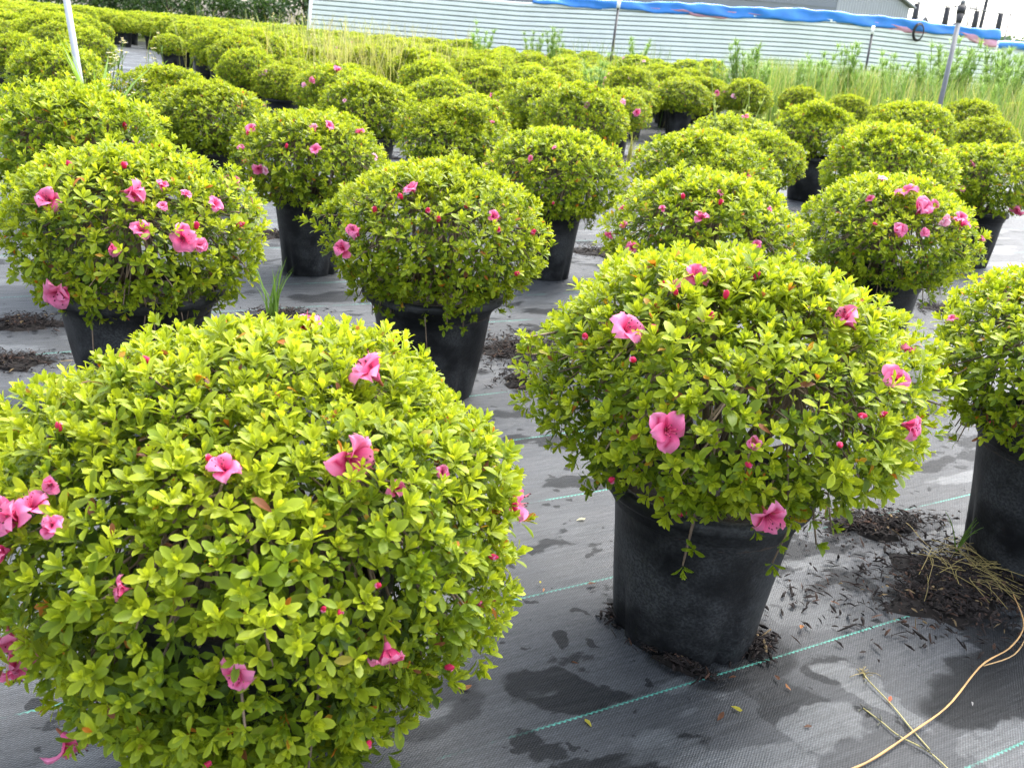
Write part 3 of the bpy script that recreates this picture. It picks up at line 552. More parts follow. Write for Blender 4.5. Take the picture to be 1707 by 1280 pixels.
BLOOMS = [
    (0, 0.025, 0.145, 0.606, 0.045), (0, 0.150, -0.028, 0.611, 0.063), (0, 0.144, -0.170, 0.579, 0.056), (0, 0.035, -0.222, 0.576, 0.037), (0, 0.311, 0.012, 0.453, 0.056),
    (0, -0.155, -0.245, 0.521, 0.050), (0, -0.164, -0.261, 0.493, 0.043), (0, -0.165, -0.275, 0.412, 0.044), (0, -0.158, -0.277, 0.381, 0.030), (0, 0.203, -0.248, 0.418, 0.047),
    (0, 0.075, -0.312, 0.423, 0.037), (0, -0.030, -0.306, 0.492, 0.028), (0, -0.148, -0.229, 0.249, 0.056), (0, 0.196, -0.176, 0.549, 0.024), (0, 0.028, 0.144, 0.606, 0.050),
    (0, -0.177, -0.236, 0.515, 0.040), (0, -0.146, -0.244, 0.529, 0.036), (0, -0.119, -0.263, 0.524, 0.026), (0, -0.165, -0.272, 0.370, 0.038), (0, 0.240, -0.116, 0.545, 0.019),
    (0, -0.136, -0.224, 0.550, 0.023), (1, -0.084, -0.066, 0.638, 0.038), (1, -0.190, -0.160, 0.571, 0.055), (1, -0.133, -0.277, 0.485, 0.055), (1, 0.121, -0.149, 0.608, 0.055),
    (1, 0.172, -0.206, 0.553, 0.044), (1, 0.184, -0.236, 0.505, 0.044), (1, 0.009, -0.293, 0.392, 0.056), (1, -0.114, -0.089, 0.627, 0.027), (1, -0.022, -0.304, 0.486, 0.022),
    (1, 0.248, -0.041, 0.560, 0.035), (71, -0.292, 0.013, 0.533, 0.025), (2, -0.069, -0.255, 0.568, 0.061), (2, 0.080, -0.217, 0.596, 0.074), (2, 0.238, -0.117, 0.567, 0.040),
    (2, 0.130, -0.267, 0.526, 0.050), (2, 0.203, -0.224, 0.510, 0.063), (2, 0.227, -0.206, 0.493, 0.048), (2, 0.078, -0.296, 0.500, 0.049), (2, -0.035, -0.282, 0.397, 0.086),
    (2, 0.137, -0.163, 0.609, 0.030), (2, 0.158, -0.215, 0.567, 0.033), (2, 0.187, -0.154, 0.589, 0.031), (59, 0.100, -0.055, 0.649, 0.027), (59, 0.248, -0.088, 0.569, 0.032),
    (3, -0.044, -0.205, 0.611, 0.055), (3, -0.177, -0.245, 0.511, 0.055), (3, -0.209, -0.228, 0.458, 0.052), (3, 0.158, -0.211, 0.569, 0.034), (3, -0.170, -0.255, 0.501, 0.034),
    (4, 0.058, -0.196, 0.613, 0.058), (4, 0.096, -0.155, 0.625, 0.053), (4, 0.084, -0.274, 0.542, 0.059), (4, -0.208, -0.128, 0.587, 0.045), (4, -0.223, -0.202, 0.516, 0.042),
    (4, -0.143, -0.274, 0.463, 0.052), (2, 0.207, 0.114, 0.585, 0.041), (4, -0.103, -0.292, 0.462, 0.036), (4, 0.209, -0.060, 0.606, 0.035), (4, 0.272, -0.127, 0.517, 0.043),
    (5, -0.099, -0.257, 0.555, 0.042), (5, -0.303, -0.066, 0.484, 0.039), (5, -0.009, -0.223, 0.602, 0.031), (6, -0.066, -0.257, 0.567, 0.046), (6, -0.297, -0.089, 0.478, 0.035),
    (6, -0.238, -0.198, 0.465, 0.048), (6, -0.264, -0.148, 0.510, 0.030), (6, -0.269, -0.083, 0.549, 0.024), (6, -0.168, -0.193, 0.577, 0.023), (6, 0.138, -0.182, 0.599, 0.023),
    (9, 0.150, -0.233, 0.553, 0.055), (6, 0.095, -0.286, 0.514, 0.031), (6, -0.005, -0.167, 0.631, 0.024), (7, -0.025, -0.160, 0.633, 0.073), (7, -0.009, -0.242, 0.587, 0.094),
    (7, -0.076, -0.286, 0.523, 0.067), (7, 0.011, -0.291, 0.532, 0.044), (7, 0.071, -0.252, 0.570, 0.053), (7, 0.140, -0.242, 0.551, 0.063), (7, 0.042, -0.212, 0.607, 0.049),
    (7, -0.073, -0.037, 0.656, 0.040), (7, -0.146, -0.161, 0.606, 0.030), (14, 0.245, -0.188, 0.493, 0.040), (7, 0.142, -0.214, 0.576, 0.045), (7, 0.245, -0.180, 0.507, 0.032),
    (8, 0.088, -0.279, 0.408, 0.084), (8, -0.168, -0.142, 0.603, 0.046), (8, 0.087, -0.034, 0.654, 0.047), (8, -0.220, -0.219, 0.473, 0.042), (26, -0.266, 0.025, 0.554, 0.084),
    (26, -0.222, 0.025, 0.594, 0.083), (26, -0.194, -0.200, 0.553, 0.081), (31, 0.059, -0.130, 0.640, 0.063), (26, -0.085, -0.206, 0.602, 0.070), (26, 0.045, -0.275, 0.553, 0.092),
    (26, 0.156, -0.263, 0.502, 0.075), (26, -0.002, -0.305, 0.501, 0.069), (26, -0.183, -0.049, 0.621, 0.071), (27, -0.080, -0.268, 0.549, 0.094), (27, -0.023, -0.294, 0.528, 0.094),
    (27, -0.247, -0.121, 0.557, 0.088), (27, -0.305, -0.025, 0.501, 0.089), (27, -0.301, 0.018, 0.463, 0.089), (24, -0.245, -0.169, 0.523, 0.093), (24, -0.214, -0.182, 0.394, 0.093),
    (24, -0.197, 0.002, 0.346, 0.087), (24, 0.122, -0.253, 0.393, 0.069), (11, 0.022, -0.135, 0.642, 0.049), (46, -0.168, -0.229, 0.544, 0.071), (46, 0.002, -0.202, 0.614, 0.086),
    (46, -0.227, -0.208, 0.495, 0.056), (45, -0.080, -0.085, 0.648, 0.043), (45, -0.104, -0.258, 0.554, 0.033), (38, -0.198, -0.238, 0.482, 0.126), (43, 0.258, -0.165, 0.497, 0.167),
    (37, -0.150, -0.000, 0.632, 0.097), (37, 0.089, -0.030, 0.654, 0.087), (34, -0.030, -0.230, 0.595, 0.062), (65, -0.301, 0.003, 0.483, 0.113), (28, -0.210, -0.053, 0.606, 0.091),
    (28, 0.065, -0.231, 0.590, 0.090), (13, -0.224, -0.126, 0.576, 0.061), (13, -0.016, -0.181, 0.624, 0.069), (16, -0.086, -0.266, 0.551, 0.081), (12, -0.195, -0.167, 0.372, 0.046),
    (25, 0.050, -0.293, 0.523, 0.086), (23, -0.268, 0.005, 0.566, 0.078), (23, -0.203, -0.200, 0.545, 0.094), (49, -0.130, -0.164, 0.610, 0.101), (50, 0.177, -0.250, 0.496, 0.075),
    (63, 0.170, -0.251, 0.509, 0.120), (63, 0.120, -0.117, 0.331, 0.112), (63, 0.140, -0.231, 0.561, 0.092), (62, 0.303, 0.056, 0.492, 0.088), (61, -0.168, -0.260, 0.477, 0.073),
    (61, 0.142, -0.084, 0.632, 0.066), (32, 0.195, -0.076, 0.611, 0.030), (34, -0.286, -0.040, 0.539, 0.052),
]
BUDS = [
    (0, -0.155, -0.159, 0.579, 0.016), (0, -0.102, -0.056, 0.621, 0.017), (0, 0.299, -0.115, 0.448, 0.017), (0, 0.191, -0.247, 0.483, 0.015), (0, 0.289, -0.138, 0.401, 0.017),
    (0, 0.160, -0.275, 0.468, 0.014), (0, 0.000, -0.321, 0.411, 0.014), (0, 0.262, -0.172, 0.337, 0.017), (0, 0.035, -0.300, 0.292, 0.015), (0, 0.186, -0.228, 0.273, 0.016),
    (0, 0.145, -0.280, 0.473, 0.014), (0, 0.016, -0.210, 0.585, 0.015), (1, -0.130, -0.081, 0.624, 0.022), (1, -0.117, -0.108, 0.623, 0.021), (1, -0.075, -0.168, 0.611, 0.020),
    (1, -0.237, -0.125, 0.553, 0.021), (1, -0.148, -0.171, 0.587, 0.020), (1, -0.176, -0.203, 0.551, 0.020), (1, -0.001, -0.069, 0.646, 0.022), (1, -0.051, -0.126, 0.630, 0.021),
    (1, 0.085, -0.293, 0.493, 0.019), (1, 0.147, -0.252, 0.523, 0.020), (1, -0.030, -0.309, 0.462, 0.019), (1, -0.185, -0.217, 0.380, 0.021), (1, -0.076, -0.201, 0.331, 0.021),
    (1, 0.114, -0.266, 0.525, 0.019), (1, -0.105, -0.087, 0.630, 0.021), (71, -0.195, -0.065, 0.350, 0.031), (71, -0.173, -0.091, 0.346, 0.030), (2, -0.069, -0.148, 0.633, 0.033),
    (2, 0.044, -0.134, 0.641, 0.034), (2, 0.221, -0.189, 0.533, 0.033), (2, 0.284, -0.086, 0.523, 0.035), (3, -0.134, -0.234, 0.563, 0.037), (3, -0.002, -0.254, 0.578, 0.037),
    (3, 0.027, -0.270, 0.561, 0.037), (3, 0.091, -0.220, 0.592, 0.037), (3, 0.173, -0.228, 0.542, 0.038), (3, 0.261, -0.139, 0.526, 0.039), (3, -0.073, -0.216, 0.599, 0.037),
    (3, 0.227, -0.202, 0.428, 0.039), (4, -0.031, -0.276, 0.552, 0.057), (4, -0.196, -0.240, 0.481, 0.058), (4, -0.212, -0.155, 0.570, 0.058), (5, 0.004, -0.275, 0.388, 0.063),
    (7, -0.141, -0.252, 0.537, 0.049), (6, -0.009, -0.207, 0.611, 0.043), (6, -0.109, -0.171, 0.613, 0.043), (59, 0.189, -0.038, 0.619, 0.051),
]

# ================================================================== the ground
rg = np.random.default_rng(11)
g = []
rad = np.concatenate([np.linspace(0, 30, 24), np.array([45, 80, 160, 320, 600.0])])
na = 48
GV = [(0, 0, -0.03)]
for r_ in rad[1:]:
    for k in range(na):
        a = 2 * math.pi * k / na; x, y = r_ * math.cos(a), r_ * math.sin(a)
        GV.append((x, y, terrain(x, y) - 0.03))
GF = [(0, 1 + k, 1 + (k + 1) % na) for k in range(na)]
for i in range(len(rad) - 2):
    o0, o1 = 1 + i * na, 1 + (i + 1) * na
    GF += [(o0 + k, o1 + k, o1 + (k + 1) % na, o0 + (k + 1) % na) for k in range(na)]
tag(add('ground', mesh('ground', GV, GF, M_GROUND)), 'bare grassy soil around the nursery beds', 'ground', kind='structure')

def wrinkle(x, y):
    return (0.004 * np.sin(1.7 * x + 2.1 * y) * np.sin(2.9 * y - 0.8 * x) + 0.0025 * np.sin(7.3 * y + 1.1 * np.sin(2.2 * x)) * np.sin(1.9 * x + 0.6)
            + 0.0012 * np.sin(19 * y + 2 * np.sin(5 * x)))
def cloth_strip(y0, y1, x0, x1, k, step):
    nx, ny = int((x1 - x0) / step) + 1, max(int((y1 - y0) / (step * 0.5)) + 1, 6)
    xs, ys = np.linspace(x0, x1, nx), np.linspace(y0, y1, ny)
    X, Y = np.meshgrid(xs, ys)
    wx, wy = EX[0] * X + EY[0] * Y, EX[1] * X + EY[1] * Y
    edge = np.minimum(1, (Y - y0) / 0.25)
    Z = terrain_np(wx, wy) + wrinkle(X, Y) + 0.006 * (k % 2)
    Z[0] -= 0.002
    V = np.stack([X, Y, Z], -1).reshape(-1, 3)
    idx = np.arange(nx * ny).reshape(ny, nx)
    F = np.stack([idx[:-1, :-1], idx[:-1, 1:], idx[1:, 1:], idx[1:, :-1]], -1).reshape(-1, 4)
    me = mesh('ground_cloth', V, F, M_CLOTH)
    o = add('ground_cloth', me); o.rotation_euler = (0, 0, ANG)
    sm = o.modifiers.new('thickness', 'SOLIDIFY'); sm.thickness = 0.0015; sm.offset = -1
    tag(o, 'strip of black woven ground cloth with teal stripes', 'ground cloth', 'ground cloth strips', 'structure')
seams = [-4.1, -0.13, 3.84, 7.81, 11.78, 15.75, 18.8, 22.2, 26.5]
for k in range(len(seams) - 1):
    cloth_strip(seams[k], seams[k + 1] + 0.10, -6 if k < 2 else -16 if k < 5 else -12, 9 if k < 2 else 16, k, 0.05 if k < 3 else 0.14)

# ================================================================== azalea foliage
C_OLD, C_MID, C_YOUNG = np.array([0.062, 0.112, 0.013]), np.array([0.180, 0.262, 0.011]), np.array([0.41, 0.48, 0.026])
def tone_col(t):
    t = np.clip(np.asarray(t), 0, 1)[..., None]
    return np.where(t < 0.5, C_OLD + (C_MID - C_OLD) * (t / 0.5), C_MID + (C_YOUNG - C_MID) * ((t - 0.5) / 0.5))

def leaf_shape(detail, curve, ratio, fold):
    """one leaf of length 1 along +Y, upper face +Z"""
    if detail == 'fine': st = [(0.0, 0.0), (0.30, 0.62), (0.64, 1.0), (0.88, 0.66), (1.0, 0.0)]
    else: st = [(0.0, 0.0), (0.62, 1.0), (1.0, 0.0)]
    V, F, e = [], [], []
    for t, wd in st:
        z = curve * (t * t) + 0.04 * math.sin(3 * t)
        if wd == 0: V.append((0, t, z)); e.append(0.0)
        else:
            h = ratio * 0.5 * wd
            V += [(-h, t, z + fold * h), (0, t + 0.01, z), (h, t, z + fold * h)]; e += [1.0, -1.0, 1.0]
    if detail == 'fine':
        F = [(0, 2, 1), (0, 3, 2)]
        for a in (1, 4): F += [(a, a+1, a+4), (a, a+4, a+3), (a+1, a+2, a+5), (a+1, a+5, a+4)]
        F += [(7, 8, 10), (8, 9, 10)]
    else: F = [(0, 2, 1), (0, 3, 2), (1, 2, 4), (2, 3, 4)]
    return np.array(V, dtype=float), np.array(F), np.array(e)

SHAPES = {d: [leaf_shape(d, c, r_, f_) for c, r_, f_ in ((-0.10, 0.38, 0.35), (-0.24, 0.41, 0.22), (0.10, 0.34, 0.5), (-0.05, 0.44, 0.15))] for d in ('fine', 'coarse')}
BASE_MULT = np.array([1.0, 1.0, 1.0])

DOME_C = np.array([0, 0, 0.47]); DOME_AX = (0.299, 0.182, 0.150)
def dome_radius(D, rng_ph, amp=0.05, pdown=2.2):
    h = np.hypot(D[:, 0], D[:, 1]); b = np.where(D[:, 2] > 0, DOME_AX[1], DOME_AX[2])
    e = np.where(D[:, 2] > 0, 1.95, pdown)
    r_ = ((h / DOME_AX[0]) ** e + (np.abs(D[:, 2]) / b) ** e) ** (-1 / e)
    bump = np.zeros(len(D))
    for (k, ph) in rng_ph: bump += np.sin(D @ k + ph)
    return r_ * (1 + amp * bump / math.sqrt(len(rng_ph)))

def fib_dirs(n, zmin, rng):
    i = np.arange(n) + 0.5
    z = 1 - (1 - zmin) * (i / n) ** (0.72 if zmin < -0.7 else 1.0)
    ph = i * 2.39996 + rng.uniform(0, 6.28)
    s_ = np.sqrt(np.maximum(0, 1 - z * z))
    D = np.stack([s_ * np.cos(ph), s_ * np.sin(ph), z], 1) + rng.normal(0, 0.035, (n, 3))
    return D / np.linalg.norm(D, axis=1)[:, None]

def unit(v): return v / (np.linalg.norm(v, axis=-1, keepdims=True) + 1e-12)

def crown_leaves(seed, n_outer, leaf=0.027, amp=0.05, sprigs=7, sparse=0.0, low=0.0, wide=1.0, drop=0.0, hang=()):
    """all leaves of one crown: positions, frames (x,y,z rows), lengths, tones, shell, and twig lines"""
    rng = np.random.default_rng(seed)
    ph = [(rng.normal(0, 1, 3) * k, rng.uniform(0, 6.28)) for k in (4, 5, 7, 9, 11, 14) for _ in range(2)]
    Pw, Aw, Tw, Sw, shell = [], [], [], [], []
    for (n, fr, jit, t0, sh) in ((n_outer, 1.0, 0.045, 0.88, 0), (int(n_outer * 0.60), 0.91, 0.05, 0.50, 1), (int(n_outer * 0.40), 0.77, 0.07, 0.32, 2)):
        D = fib_dirs(n, -0.62 if low < .3 else -0.93, rng)
        gap = np.zeros(n)
        for (k, p_) in ph[6:]: gap += np.sin(2.2 * (D @ k) + p_ * 1.7)
        keep = rng.uniform(0, 1, n) > np.clip(0.16 + 0.13 * gap + sparse, 0, 0.75) * (1.0 if sh == 0 else 0.5)
        # fewer leaves on the shaded underside
        keep &= rng.uniform(0, 1, n) > np.clip((-D[:, 2] - 0.35) * 2.2, 0, 0.8 if low < .3 else 0.25)
        D = D[keep]; n = len(D)
        rr = dome_radius(D, ph, amp, 2.4 if low > .3 else 2.2) * fr * (1 + rng.normal(0, jit, n) * (0.75 if sh == 0 else 1))
        P = D * rr[:, None]
        P[:, 2] = P[:, 2] * np.where(P[:, 2] < 0, 1 + low, 1) - drop; P[:, :2] *= wide
        Nn = unit(np.stack([D[:, 0] / DOME_AX[0] ** 2, D[:, 1] / DOME_AX[0] ** 2, D[:, 2] / np.where(D[:, 2] > 0, DOME_AX[1], DOME_AX[2]) ** 2], 1))
        up = np.array([0, 0, 1.0])
        A = unit(Nn * 0.8 + up * 0.65 + rng.normal(0, 0.24, (n, 3)))
        # outer growth on the top and sides is younger and yellower than growth low down and inside
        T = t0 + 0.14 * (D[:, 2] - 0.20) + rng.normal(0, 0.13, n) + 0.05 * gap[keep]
        Pw.append(P + DOME_C); Aw.append(A); Tw.append(T); Sw.append(np.clip(rng.normal(1, 0.22, n), 0.5, 1.38)); shell.append(np.full(n, sh))
    # sprigs that hang out over the pot rim
    lines = []
    for k in range(sprigs):
        a = rng.uniform(0, 6.28); r0 = rng.uniform(0.16, 0.21); z0 = rng.uniform(0.29, 0.34)
        p0 = np.array([math.cos(a) * 0.10, math.sin(a) * 0.10, 0.335]); p1 = np.array([math.cos(a) * r0, math.sin(a) * r0, z0 + 0.03]); p2 = np.array([math.cos(a) * (r0 + .015), math.sin(a) * (r0 + .015), z0 - 0.02])
        lines.append(np.array([p0, p1, p2]))
        for q, ax in ((p2, (0.8, 0.8, -0.1)), (p1, (0.7, 0.7, 0.6)), (p2 + rng.normal(0, .012, 3), (0.9, 0.9, 0.4))):
            Pw.append(q[None]); Aw.append(unit(np.array([[math.cos(a) * ax[0], math.sin(a) * ax[1], ax[2]]]) + rng.normal(0, .2, (1, 3)))); Tw.append(np.array([0.66])); Sw.append(np.array([0.95])); shell.append(np.array([0]))
    # single long twigs that hang down outside the pot, bare or ending in leaves
    for (a, r1, z1, leafy_end) in hang:
        d_ = np.array([math.cos(a), math.sin(a), 0])
        pts = [d_ * .10 + [0, 0, .36], d_ * (r1 - .03) + [0, 0, .375], d_ * r1 + [.012 * math.sin(9 * a), .012 * math.cos(7 * a), (.375 + z1) / 2 + .03], d_ * (r1 + .004) + [-.010 * math.cos(11 * a), .012 * math.sin(5 * a), z1]]
        pts = [np.array(p_) for p_ in pts]; pts.insert(2, (pts[1] + pts[2]) / 2 + d_ * .010)
        lines.append(np.array(pts))
        if leafy_end:
            for q, s_ in ((pts[4], .95), (pts[3], .9), (np.array(pts[4]) * .6 + np.array(pts[3]) * .4 + rng.normal(0, .01, 3), .85), (np.array(pts[3]) + rng.normal(0, .015, 3), .9)):
                Pw.append(np.array(q)[None]); Aw.append(unit((d_ * .8 + np.array([0, 0, -.15]))[None] + rng.normal(0, .3, (1, 3)))); Tw.append(np.array([0.6])); Sw.append(np.array([s_])); shell.append(np.array([0]))
    P, A, T, Z, shell = (np.concatenate(v) for v in (Pw, Aw, Tw, Sw, shell))
    n = len(P)
    U = unit(np.cross(A, rng.normal(0, 1, (n, 3)))); W = np.cross(A, U)
    out = [[], [], [], [], [], [], []]
    cnt = rng.integers(6, 11, n)
    for k in range(10):
        mk = cnt > k
        m_ = int(mk.sum())
        if not m_: break
        fr = k / (cnt[mk] - 1)
        tilt = R(9) + R(58) * fr ** 0.85 + rng.normal(0, R(6), m_)
        az = k * 2.39996 + rng.normal(0, 0.25, m_) + P[mk, 0] * 50
        d = np.cos(tilt)[:, None] * A[mk] + np.sin(tilt)[:, None] * (np.cos(az)[:, None] * U[mk] + np.sin(az)[:, None] * W[mk])
        d = unit(d)
        zz = unit(A[mk] - (A[mk] * d).sum(1)[:, None] * d)
        tw = rng.normal(0, 0.15, m_)[:, None]
        xx = np.cross(d, zz); zz = unit(zz * np.cos(tw) + xx * np.sin(tw)); xx = np.cross(d, zz)
        ln = leaf * Z[mk] * (0.62 + 0.52 * fr) * np.clip(rng.normal(1, 0.09, m_), 0.6, 1.4)
        pos = P[mk] + A[mk] * (0.010 * (1 - fr))[:, None] * Z[mk][:, None]
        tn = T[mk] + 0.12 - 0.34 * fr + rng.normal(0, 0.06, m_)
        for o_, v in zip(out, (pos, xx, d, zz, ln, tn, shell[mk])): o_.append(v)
    pos, xx, yy, zz, ln, tn, sh = (np.concatenate(v) for v in out)
    return dict(pos=pos, x=xx, y=yy, z=zz, len=ln, tone=tn, shell=sh, shape=rng.integers(0, 4, len(pos)), whorls=P, wshell=shell, lines=lines, seed=seed, ph=ph,
                dead=rng.uniform(0, 1, len(pos)) < 0.016)

DEAD = np.array([[0.45, 0.16, 0.02], [0.50, 0.27, 0.025], [0.20, 0.075, 0.03], [0.38, 0.33, 0.04]])
def merge_leaves(name, L, idx, detail, mat):
    rng = np.random.default_rng(L['seed'] + 77)
    Vs, Fs, Cs, off = [], [], [], 0
    for s_ in range(4):
        sel = idx[L['shape'][idx] == s_]
        if not len(sel): continue
        V, F, e = SHAPES[detail][s_]
        Wv = (L['pos'][sel][:, None] + L['len'][sel][:, None, None] * (V[None, :, 0:1] * L['x'][sel][:, None] + V[None, :, 1:2] * L['y'][sel][:, None] + V[None, :, 2:3] * L['z'][sel][:, None]))
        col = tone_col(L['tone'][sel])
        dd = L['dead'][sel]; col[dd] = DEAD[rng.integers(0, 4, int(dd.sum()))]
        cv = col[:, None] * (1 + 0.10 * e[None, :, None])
        Vs.append(Wv.reshape(-1, 3)); Cs.append(cv.reshape(-1, 3))
        Fs.append((F[None] + (np.arange(len(sel)) * len(V))[:, None, None]).reshape(-1, 3) + off); off += len(sel) * len(V)
    return mesh(name, np.concatenate(Vs), np.concatenate(Fs), mat, np.concatenate(Cs))

LEAF_TONES = np.linspace(0.05, 1.0, 9)
LEAF_MESH = {}
for s_ in range(4):
    V, F, e = SHAPES['fine'][s_]
    for k, tn in enumerate(LEAF_TONES):
        LEAF_MESH[s_, k] = mesh('leaf', V, F, M_LEAF, tone_col(tn)[None] * (1 + 0.10 * e[:, None]))
    for k in range(4): LEAF_MESH[s_, 100 + k] = mesh('leaf', V, F, M_LEAF, DEAD[k][None] * (1 + 0.10 * e[:, None]))

def branch_mesh(L, n_twigs):
    """stems and twigs from the soil to the leaf clusters"""
    rng = np.random.default_rng(L['seed'] + 5)
    mb = MB()
    limbs = []
    for k in range(11):
        a = k * 2.39996; tl = rng.uniform(0.15, 1.15)
        e_ = DOME_C + np.array([math.cos(a) * math.sin(tl) * .19, math.sin(a) * math.sin(tl) * .19, math.cos(tl) * .14 - 0.02])
        b = np.array([math.cos(a) * .02, math.sin(a) * .02, 0.30])
        mid = (b + e_) / 2 + np.array([0, 0, -0.01]) + rng.normal(0, .012, 3)
        limbs.append(e_)
        mb.tube([b, mid, e_], [0.008, 0.006, 0.004], 6, (0.11, 0.075, 0.05))
    limbs = np.array(limbs)
    ids = rng.permutation(np.where(L['wshell'] <= 1)[0])[:n_twigs]
    for i in ids:
        p = L['whorls'][i]
        j = np.argmin(np.linalg.norm(limbs - p, axis=1))
        q = limbs[j]; mid = q * 0.45 + p * 0.55 + rng.normal(0, .008, 3) - np.array([0, 0, .010])
        cc = np.array((0.17, 0.12, 0.08)) * rng.uniform(0.6, 1.5)
        mb.tube([q, mid, p], [0.0028, 0.002, 0.0013], 4, cc, cap=False)
    for ln in L['lines']: mb.tube(ln, np.linspace(0.0026, 0.0014, len(ln)), 5, (0.20, 0.14, 0.095))
    return mb.mesh('branches', M_BARK)

# ------------------------------------------------------------------ pots
def pot_mesh(kind):
    mb = MB()
    def lobes(th, z):
        k = np.clip((0.20 - z) / 0.20, 0, 1)
        w_ = 0.020 * np.clip((0.27 - z) / 0.12, 0, 1) * np.sin(3 * th + 9 * z) + 0.008 * np.sin(2 * th + 1.3)
        return 1 + w_ - 0.11 * k * np.maximum(0, np.cos(4 * th + 0.9)) ** 14
    rb, rt = {'std': (0.118, 0.158), 'slim': (0.112, 0.148), 'wide': (0.130, 0.182)}[kind]
    H_ = 0.33
    prof = [(0.0, 0.004), (rb - .02, 0.004), (rb - .004, 0.0), (rb, 0.006)]
    for k in range(1, 9):
        z = 0.006 + (H_ - 0.05 - 0.006) * k / 8
        prof.append((rb + (rt - 0.012 - rb) * (z / (H_ - .05)), z))
    r0 = prof[-1][0]
    if kind == 'wide': rim = [(r0 + .004, .282), (r0 + .004, .288), (r0 + .010, .290), (r0 + .010, .297), (r0 + .017, .300), (r0 + .017, .307), (r0 + .026, .312)]
    else: rim = [(r0 + .002, .283), (r0 + .006, .286), (r0 + .006, .294), (r0 + .009, .297), (r0 + .009, .305), (r0 + .014, .309)]
    ro = rim[-1][0]
    rim += [(ro + .007, .312), (ro + .009, .318), (ro + .008, .330), (ro + .003, .337), (ro - .004, .337), (ro - .008, .328), (ro - .011, .305), (r0 - .006, .27), (r0 - .010, .25)]
    mb.lathe(prof + rim, 56, None, lobes)
    return mb.mesh('pot', M_POT), r0
POT = {k: pot_mesh(k) for k in ('std', 'slim', 'wide')}
mbs = MB(); mbs.lathe([(0.0, 0.300), (0.05, 0.302), (0.10, 0.296), (0.146, 0.286), (0.150, 0.27)], 24, None, lambda th, z: 1 + 0.0 * th)
SOIL = mbs.mesh('soil', M_SOIL)

# ------------------------------------------------------------------ blooms
PK = np.array([0.80, 0.125, 0.31]); PKL = np.array([0.86, 0.30, 0.49]); PKD = np.array([0.55, 0.015, 0.11])
def petal_geo(seed, top=False):
    """one ruffled petal, root at origin, reaching out along +Y and flaring; unit bloom radius"""
    rng = np.random.default_rng(seed)
    nu, nv = 6, 6
    V, C = [], []
    p1, p2 = rng.uniform(0, 6.28, 2)
    for j in range(nv):
        t = j / (nv - 1)
        wd = 0.50 * math.sin(math.pi * (0.10 + 0.74 * t ** 0.9)) * (1 if j < nv - 1 else 0.75)
        yy = 0.06 + 0.96 * t
        zz = 0.62 * (1 - (1 - t) ** 2.2) - 0.36 * t ** 3
        for i in range(nu):
            u = i / (nu - 1) * 2 - 1
            x = u * wd
            z = zz + 0.16 * abs(u) * (1 - t) + 0.13 * math.sin(4.2 * u + p1) * t * t + 0.10 * math.sin(8 * u + p2) * t ** 3
            V.append((x, yy - 0.10 * u * u * t - (0.05 if (j == nv - 1 and i in (2, 3)) else 0), z))
            edge = max(t, abs(u) * t)
            c = PKD * (1 - min(1, t * 2.2)) + (PK * (1 - edge ** 2) + PKL * edge ** 2) * min(1, t * 2.2)
            if top and 0.25 < t < 0.75 and abs(u) < 0.6 and (i + j) % 2 == 0: c = PKD * 0.9
            if i in (2, 3): c = c * 0.9
            C.append(c)
    F = [(j*nu+i, j*nu+i+1, (j+1)*nu+i+1, (j+1)*nu+i) for j in range(nv-1) for i in range(nu-1)]
    return np.array(V), F, np.array(C)

PETAL_MESH = [mesh('petal', *petal_geo(s_, s_ % 5 == 0)[:2], M_PETAL, petal_geo(s_, s_ % 5 == 0)[2]) for s_ in range(10)]
def stamen_mesh():
    mb = MB(); rng = np.random.default_rng(3)
    for k in range(6):
        a = k * 1.05 + rng.uniform(-.2, .2); ln = 0.95 if k else 1.15
        pts = [(0, 0, 0.05), (0.10 * math.cos(a), 0.10 * math.sin(a), 0.45 * ln), (0.26 * math.cos(a) + .1, 0.26 * math.sin(a), 0.85 * ln)]
        mb.tube(pts, [.018, .013, .011], 4, (0.75, 0.16, 0.28))
        mb.tube([np.array(pts[-1]), np.array(pts[-1]) + (0, 0, .07)], .03, 5, (0.10, 0.02, 0.03))
    return mb.mesh('stamens', M_PETAL)
STAMENS = stamen_mesh()
def calyx_mesh():
    mb = MB()
    mb.lathe([(0.02, -0.35), (0.05, -0.28), (0.07, -0.10), (0.13, 0.08)], 10, (0.30, 0.10, 0.05))
    mb.lathe([(0.075, -0.08), (0.15, 0.10), (0.20, 0.24)], 10, PK * 0.9)
    return mb.mesh('flower', M_PETAL)
CALYX = calyx_mesh()
def whole_bloom(seed):
    mb = MB()
    mb.lathe([(0.02, -0.3), (0.07, -0.05), (0.16, 0.14)], 7, (0.5, 0.06, 0.15))
    rng = np.random.default_rng(seed)
    for k in range(5):
        V, F, C = petal_geo(seed * 5 + k, k == 0)
        a = k * 2 * math.pi / 5 + rng.normal(0, .1); tl = rng.normal(0.05 + 0.22 * (seed % 3), 0.24)
        M = np.array(Matrix.Rotation(a, 3, 'Z') @ Matrix.Rotation(tl, 3, 'X'))
        mb.put(V @ M.T * rng.uniform(.8, 1.1), F, C if seed % 7 < 5 else C * [.9, 1.6, 1.25] + [.08, .10, .06])
    return mb.mesh('flower', M_PETAL)
BLOOM = [whole_bloom(s_) for s_ in range(7)]
